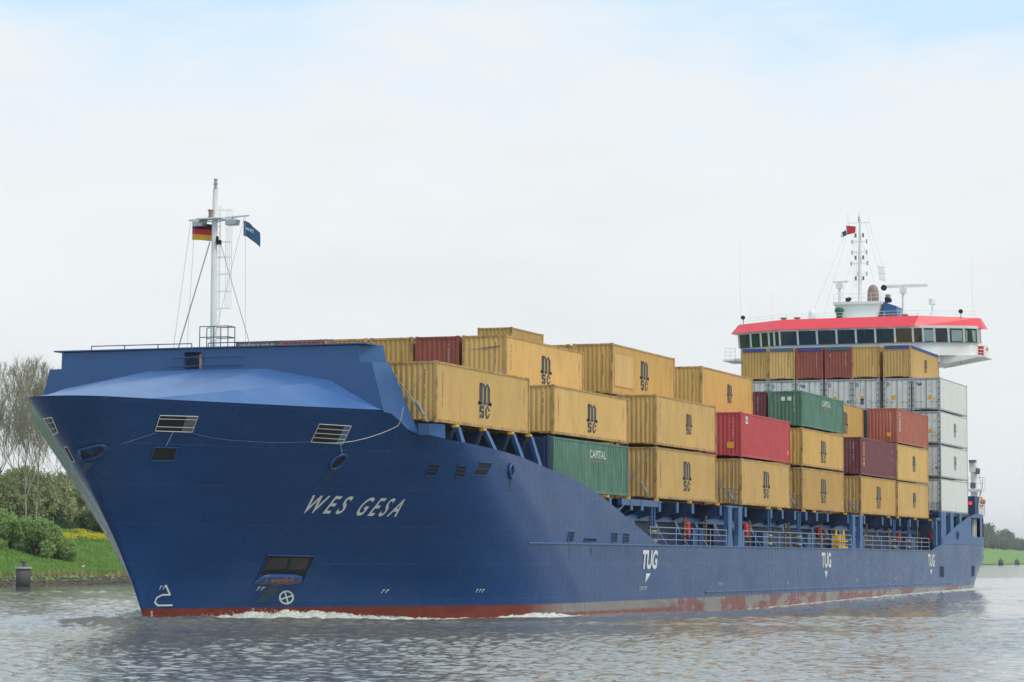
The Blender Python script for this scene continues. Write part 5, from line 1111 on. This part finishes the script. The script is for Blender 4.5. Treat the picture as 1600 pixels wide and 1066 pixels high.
ni, nj = XX.shape; I = np.arange(ni*nj).reshape(ni, nj); Q = np.stack([I[:-1, :-1], I[1:, :-1], I[1:, 1:], I[:-1, 1:]], -1).reshape(-1, 4)
tag(link('ground', npmesh('ground', np.stack([XX, YY, ZZ], -1).reshape(-1, 3), Q, ['ground'], True)), kind='structure')
# near bank (behind the camera) and the bed, so the canal is closed on both sides
mb = MB(); mb.add([(-6000, -95, -1), (6000, -95, -1), (6000, -100, 2.2), (-6000, -100, 2.2), (6000, -9000, 4), (-6000, -9000, 4)], [(0, 1, 2, 3), (3, 2, 4, 5)]); tag(mb.build('near_bank_ground', 'ground'), kind='structure')

def leafcards(rg, C, N_, size, spread):   # C: (n,3) centres -> quads
    k = rg.integers(0, len(C), N_); P = C[k]+rg.normal(0, 1, (N_, 3))*spread
    a = rg.normal(0, 1, (N_, 3)); a /= np.linalg.norm(a, axis=1)[:, None]; b = np.cross(a, rg.normal(0, 1, (N_, 3))); b /= np.linalg.norm(b, axis=1)[:, None]
    s = (size*rg.uniform(.6, 1.4, N_))[:, None]
    V = np.stack([P-a*s-b*s*.5, P+a*s-b*s*.3, P+a*s*.9+b*s*.6, P-a*s*.7+b*s*.5], 1).reshape(-1, 3); return V, np.arange(N_*4).reshape(-1, 4)
def tree_geo(seed, H, spread, levels=5, upr=.75, first=.18, rbase=.22, nb=3):
    rn = random.Random(seed); segs = []; tips = []
    def grow(p, d, L_, r, lv):
        n = 3; 
        for i in range(n):
            d2 = (d+Vector((rn.gauss(0, .10), rn.gauss(0, .10), rn.gauss(.03, .05)))).normalized(); q = p+d2*L_/n; r2 = r*.88; segs.append((p, q, r, r2)); p, d, r = q, d2, r2
            if lv >= 2: tips.append(q)
            if lv < levels and i >= 1:
                for _ in range(nb if lv < 3 else 2):
                    s = Vector((rn.gauss(0, 1), rn.gauss(0, 1), rn.gauss(0, .3))).normalized(); nd = (d*upr+s*(1-upr)*1.4+Vector((0, 0, .25))).normalized(); grow(p, nd, L_*rn.uniform(.5, .75)*(spread if lv == 0 else 1), r*.55, lv+1)
    p = Vector((0, 0, 0)); r = rbase; nseg = 12
    for i in range(nseg):
        d = Vector((rn.gauss(0, .05), rn.gauss(0, .05), 1)).normalized(); q = p+d*H*.9/nseg; r2 = r*.84 if i > 2 else r*.95; segs.append((p, q, r, r2)); p, r = q, r2
        if i/nseg > first:
            for _ in range(2):
                a = rn.uniform(0, 6.28); nd = (Vector((math.cos(a), math.sin(a), 0))*(1-upr)*1.6+Vector((0, 0, upr))).normalized(); grow(p, nd, H*(.30-.20*i/nseg)*spread, r*.5, 2)
    return segs, tips
def tubes_np(segs, n=4, rmin=.012):
    V = []; Q = []
    for (p, q, r, r2) in segs:
        d = (q-p).normalized(); u = d.orthogonal().normalized(); w_ = d.cross(u); k = len(V); r = max(r, rmin); r2 = max(r2, rmin)
        for c, rr in ((p, r), (q, r2)):
            for i in range(n): a = 2*math.pi*i/n; V.append(c+(u*math.cos(a)+w_*math.sin(a))*rr)
        for i in range(n): Q.append((k+i, k+(i+1) % n, k+n+(i+1) % n, k+n+i))
    return np.array(V), np.array(Q)
def gz(x, y): d = y-float(shore(x)); return float(bank_h(np.array(x), np.array(d)))
def place_tree(tm, cm, x, y, s, rz, name, label, cat='tree', group=None, zoff=0):
    e_ = empty(name, (x, y, gz(x, y)-.1+zoff), label, cat, group); e_.scale = (s, s, s); e_.rotation_euler.z = rz
    if tm: link('trunk', tm, e_)
    if cm: link('crown', cm, e_)
    return e_
rg = np.random.default_rng(11)
# bare spring trees
bare = []
for sd_ in (1, 2, 3):
    segs, tips = tree_geo(sd_, 20, 1.05, levels=5, upr=.74, first=.12, rbase=.15, nb=2)
    Vt, Qt = tubes_np(segs, 4, .02); T = np.array([tuple(t) for t in tips])
    tm = npmesh('trunk', Vt, Qt, ['bark']); T = T[T[:, 2] > 5]
    Vc, Qc = leafcards(rg, T, 12000, .030, .55); cm = npmesh('crown', Vc, Qc, ['leafbud']); bare.append((tm, cm))
LB = ['tall bare budding tree at the very left edge, behind the green bushes', 'slim bare tree second from the left above the bushes', 'bare tree with forked trunk left of the ship\'s bow', 'leaning bare tree closest to the ship\'s bow', 'bare tree behind the gap between the two nearest bare trees']
for i, (x, y, s, rz) in enumerate(((150.0, 106.5, .86, .3), (152.5, 103.0, .90, 2.2), (156.2, 104.2, .88, 4.0), (161.0, 103.0, .84, 5.1), (166., 112.5, .90, 1.2), (146., 110.0, .88, 3.1), (170., 98., .84, .6))):
    lb = LB[i] if i < 5 else ['tall bare tree just beyond the left edge of the view', 'bare tree hidden behind the ship\'s bow'][i-5]
    place_tree(*bare[i % 3], x, y, s, rz, 'bare_tree', lb, group='bare trees on the bank')
# bushes and hedges
def bush(seed, w_, h, n, m_, size, lumps=16):
    r_ = np.random.default_rng(seed); C = []
    for i in range(lumps):
        a = r_.uniform(0, 6.28); rr = w_*math.sqrt(r_.uniform(0, 1)); C.append((rr*math.cos(a), rr*math.sin(a), h*r_.uniform(.08, .85)*(1-.35*(rr/w_)**2)))
    C = np.array(C); P = []
    for c in C:
        q = r_.normal(0, 1, (60, 3)); q /= np.linalg.norm(q, axis=1)[:, None]; P.append(c+q*np.array([w_*.30, w_*.30, h*.17])*r_.uniform(.7, 1.15, (60, 1)))
    P = np.concatenate(P); P = P[P[:, 2] > -.2]
    Vc, Qc = leafcards(r_, P, n, size, size*1.6); cm = npmesh('crown', Vc, Qc, [m_])
    segs = []
    for c in C[:: 1]: a = Vector((0, 0, 0)); b = Vector(c)*.5+Vector((r_.normal(0, .2), r_.normal(0, .2), .2)); segs += [(a, b, .09, .06), (b, Vector(c)*1.0, .06, .03)]
    Vt, Qt = tubes_np(segs, 4); return npmesh('stem', Vt, Qt, ['bark2']), cm
bA = bush(1, 2.3, 4.6, 26000, 'leaf', .085); bB = bush(2, 3.4, 7.5, 30000, 'leafolive', .10, 26); bC = bush(3, 2.8, 4.2, 18000, 'leafdark', .10)
def pb_(b, x, y, s, rz, lb, nm_='bush', zo=0):
    e_ = empty(nm_, (x, y, gz(x, y)-.2+zo), lb, 'bush', 'bushes on the bank'); e_.scale = (s, s, s); e_.rotation_euler.z = rz; link('stem', b[0], e_); link('crown', b[1], e_)
for i, (b, x, y, s, rz, lb) in enumerate(((bA, 123.0, 87.2, 1.0, 0, 'bright green rounded bush on the slope at the left edge, behind the mooring post'), (bA, 124.2, 84.4, .98, 2, 'bright green bush with a ragged right side, next to the one at the left edge'), (bA, 121.5, 89.6, 1.0, 4, 'green bush cut off by the left edge of the view'),
     (bA, 125.4, 82.6, .62, 5, 'low green bush at the right foot of the bright green bushes'),
     (bB, 157.5, 111.0, 1.22, 1, 'tall olive bush behind, under the leftmost bare tree'), (bB, 160.5, 108.0, 1.25, 3, 'tall olive bush between the bare trunks'), (bB, 163.5, 105.4, 1.15, 5, 'olive bush right of the bare trunks'), (bB, 168.5, 104.5, 1.2, 2.2, 'olive bush directly left of the ship\'s stem'), (bB, 172., 101.5, 1.0, 1.1, 'olive bush half hidden by the ship\'s stem'), (bB, 160., 114.0, 1.4, 0, 'olive bush at the back of the left edge'),
     (bC, 160.5, 103.6, .85, 0, 'dark green shrub behind the yellow blossom'), (bC, 163.5, 101.3, .85, 3, 'dark green shrub at the right of the yellow blossom, by the stem'), (bC, 166.5, 98.6, .9, 4, 'dark shrub hidden behind the bow'))):
    pb_(b, x, y, s, rz, lb)
# grass tufts, reeds, flowers (stuff)
def scatter(n, x0, x1, d0, d1, size, m_, zoff, name, label, cat, flat=.5, seed=1, clump=0):
    r_ = np.random.default_rng(seed); X_ = r_.uniform(x0, x1, n); D_ = r_.uniform(d0, d1, n)
    if clump:
        cx = r_.uniform(x0, x1, clump); cdd = r_.uniform(d0, d1, clump); k = r_.integers(0, clump, n); X_ = cx[k]+r_.normal(0, .7, n); D_ = cdd[k]+r_.normal(0, .35, n)
    Y_ = shore(X_)+D_; Z_ = bank_h(X_, D_)+.22*np.sin(X_*.9+D_*.7)*np.sin(X_*.31-D_*.53)+zoff
    a = r_.uniform(0, 6.28, n); s = size*r_.uniform(.6, 1.4, n); hx, hy = np.cos(a)*s*.28, np.sin(a)*s*.28; ln = r_.normal(0, .35, n)*s
    B = np.stack([X_, Y_, Z_], 1)
    V = np.stack([B-np.stack([hx, hy, 0*s], 1), B+np.stack([hx, hy, 0*s], 1), B+np.stack([hx*flat+ln, hy*flat, s], 1), B-np.stack([hx*flat-ln, hy*flat, -s], 1)], 1).reshape(-1, 3)
    o = link(name, npmesh(name, V, np.arange(n*4).reshape(-1, 4), [m_])); return tag(o, label, cat, kind='stuff')
scatter(90000, 95, 175, 2.2, 24, .26, 'blade', 0, 'grass', 'green spring grass on the bank slope', 'grass', .15, 1)
scatter(900, 95, 175, 1.6, 2.6, .45, 'reed', 0, 'reeds', 'dry pale reeds along the top of the stone edge', 'reeds', .1, 2)
scatter(8000, 141, 166., 19.6, 21.8, .15, 'flower', .45, 'yellow_blossom', 'yellow flowering plants in a band on the upper slope', 'flowers', .8, 3, 110)
scatter(5000, 141., 170., 24.2, 25.4, .16, 'flower', .5, 'yellow_blossom_far', 'thin far line of yellow flowers under the dark shrubs', 'flowers', .8, 4, 60)
scatter(9000, 138, 172., 19., 26, .4, 'blade', .1, 'tall_herbs', 'tall green herbs between the yellow flowers', 'herbs', .3, 6)
V = []; Q = []; r_ = np.random.default_rng(9)
for i in range(1500):
    x_ = r_.uniform(70, 190); dd = r_.uniform(-.4, 1.6); c = np.array([x_, float(shore(x_))+dd, float(bank_h(np.array(x_), np.array(dd)))+.02]); k = len(V); rr = r_.uniform(.10, .26)
    for a in ((0, 0, 1), (1, 0, .1), (.3, 1, -.1), (-.8, .6, .1), (-.8, -.6, -.1), (.3, -1, .1), (0, 0, -1)): V.append(c+np.array(a)*rr*r_.uniform(.7, 1.2, 3)*np.array([1.1, 1, .7]))
    for j in range(5): Q.append((k, k+1+j, k+1+(j+1) % 5, k)); Q.append((k+6, k+1+(j+1) % 5, k+1+j, k+6))
me = bpy.data.meshes.new('stone_edge'); me.from_pydata([tuple(v) for v in V], [], [q[:3] for q in Q]); me.materials.append(M['stone']); tag(link('stone_edge', me), 'rough brown rocks lining the waterline of the left bank', 'rocks', kind='stuff')
# far wood on the right
r_ = np.random.default_rng(21); Vs = []; Ms = []
for i in range(330):
    x_ = r_.uniform(1050, 2150); dd = r_.uniform(30, 130); y_ = float(shore(x_))+dd; z_ = float(bank_h(np.array(x_), np.array(dd))); h = r_.uniform(11, 18)*(1 if dd > 45 else .55)
    q = r_.normal(0, 1, (330, 3)); q /= np.linalg.norm(q, axis=1)[:, None]; P = np.array([x_, y_, z_+h*.55])+q*np.array([5.5, 5.5, h*.48])*r_.uniform(.55, 1.1, (330, 1)); Vc, Qc = leafcards(r_, P, 700, .75, .8); Vs.append(Vc); Ms += [i % 3 > 0]*len(Qc)
V = np.concatenate(Vs); tag(link('far_woodland', npmesh('far_woodland', V, np.arange(len(V)).reshape(-1, 4), ['leaffar', 'leaffar2'], midx=[0 if a else 1 for a in Ms])), 'hazy green woodland on the far bank at the right edge', 'woodland', kind='stuff')
V, Q = leafcards(r_, np.array([(x_, float(shore(x_))+40, 12.) for x_ in np.linspace(1000, 2200, 500)]), 2500, .5, 2.0); V[:, 2] = 12+np.abs(V[:, 2]-12)*.3; tag(link('far_blossom', npmesh('far_blossom', V, Q, ['flower'])), 'faint yellow blossom along the crest of the far bank', 'flowers', kind='stuff')

# mooring posts
def dolphin(x, y, s, label, ladder=True, wide=1):
    e_ = empty('mooring_post', (x, y, 0), label, 'mooring post', 'concrete mooring posts in the canal'); e_.scale = (s*wide, s*wide, s)
    mb = MB(); mb.lathe((0, 0, -1.5), [(.62, 0), (.62, 1.65), (.60, 1.72)], 28); mb.build('wet_base', 'algae', e_, True)
    mb = MB(); mb.lathe((0, 0, .2), [(.60, 0), (.60, 1.55)], 28); mb.build('post', 'concrete', e_, True)
    mb = MB(); mb.lathe((0, 0, 1.75), [(.70, 0), (.70, .12), (.66, .15)], 28); mb.build('cap', 'capc', e_)
    mb = MB(); mb.lathe((0, 0, 1.9), [(.20, 0), (.15, .12), (.15, .35), (.24, .42), (.22, .5), (.05, .52)], 14); mb.box((-.1, -.1, 2.26), (.1, .42, 2.34)); mb.build('bollard', 'concrete', e_)
    if ladder:
        mb = MB()
        for k in range(6): mb.box((-.62, .38, .35+k*.25), (-.36, .56, .39+k*.25))
        mb.build('ladder_rungs', 'capc', e_)
dolphin(79.6, 59.2, 1.0, 'round grey concrete mooring post with pale cap and rungs in the water at the left')
dolphin(1190, 176, 1.5, 'small distant mooring post at the far right, nearer to the ship\'s stern', wide=1.4); dolphin(1330, 192, 1.5, 'small distant mooring post at the far right edge', wide=1.4)
mb = MB(); mb.tube((0, 0, -.5), (0, 0, 4.1), .10, n=8); e_ = mb.build('marker_post', 'capc'); e_.location = (108.0, 79.6, gz(108., 79.6)); tag(e_, 'thin pale upright post cut by the left edge of the view', 'post')
mb = MB(); mb.tube((0, 0, 0), (0, 0, 11), .09, n=6); mb.tube((0, 0, 11), (1.2, 0, 11.2), .06, n=6); e_ = mb.build('lamp_post', 'capc'); e_.location = (1300, 225, gz(1300, 225)-1); tag(e_, 'thin grey lamp post standing on the far bank at the right', 'lamp post')
mb = MB(); mb.lathe((0, 0, 0), [(.02, -.1), (.14, 0), (.12, .12), (.03, .2)], 8); mb.lathe((.28, 0, .15), [(.02, 0), (.06, .05), (.05, .1), (.01, .13)], 6); e_ = mb.build('gull', 'white'); e_.location = (120.9, 77.4, gz(120.9, 77.4)+.25); tag(e_, 'white gull resting on the grass bank left of the bow', 'bird')

# thin haze over the canal
mb = MB(); mb.box((-7000, -9500, -6), (11000, 9500, 60)); hz_ = mb.build('haze', [])
hm = bpy.data.materials.new('haze'); hm.use_nodes = True; hn = hm.node_tree; hn.nodes.remove(hn.nodes['Principled BSDF']); pv = hn.nodes.new('ShaderNodeVolumePrincipled'); pv.inputs['Color'].default_value = (.9, .93, .96, 1); pv.inputs['Density'].default_value = .00012
hn.links.new(pv.outputs[0], hn.nodes['Material Output'].inputs['Volume']); hz_.data.materials.append(hm); tag(hz_, 'thin pale haze over the canal', 'haze', kind='stuff')
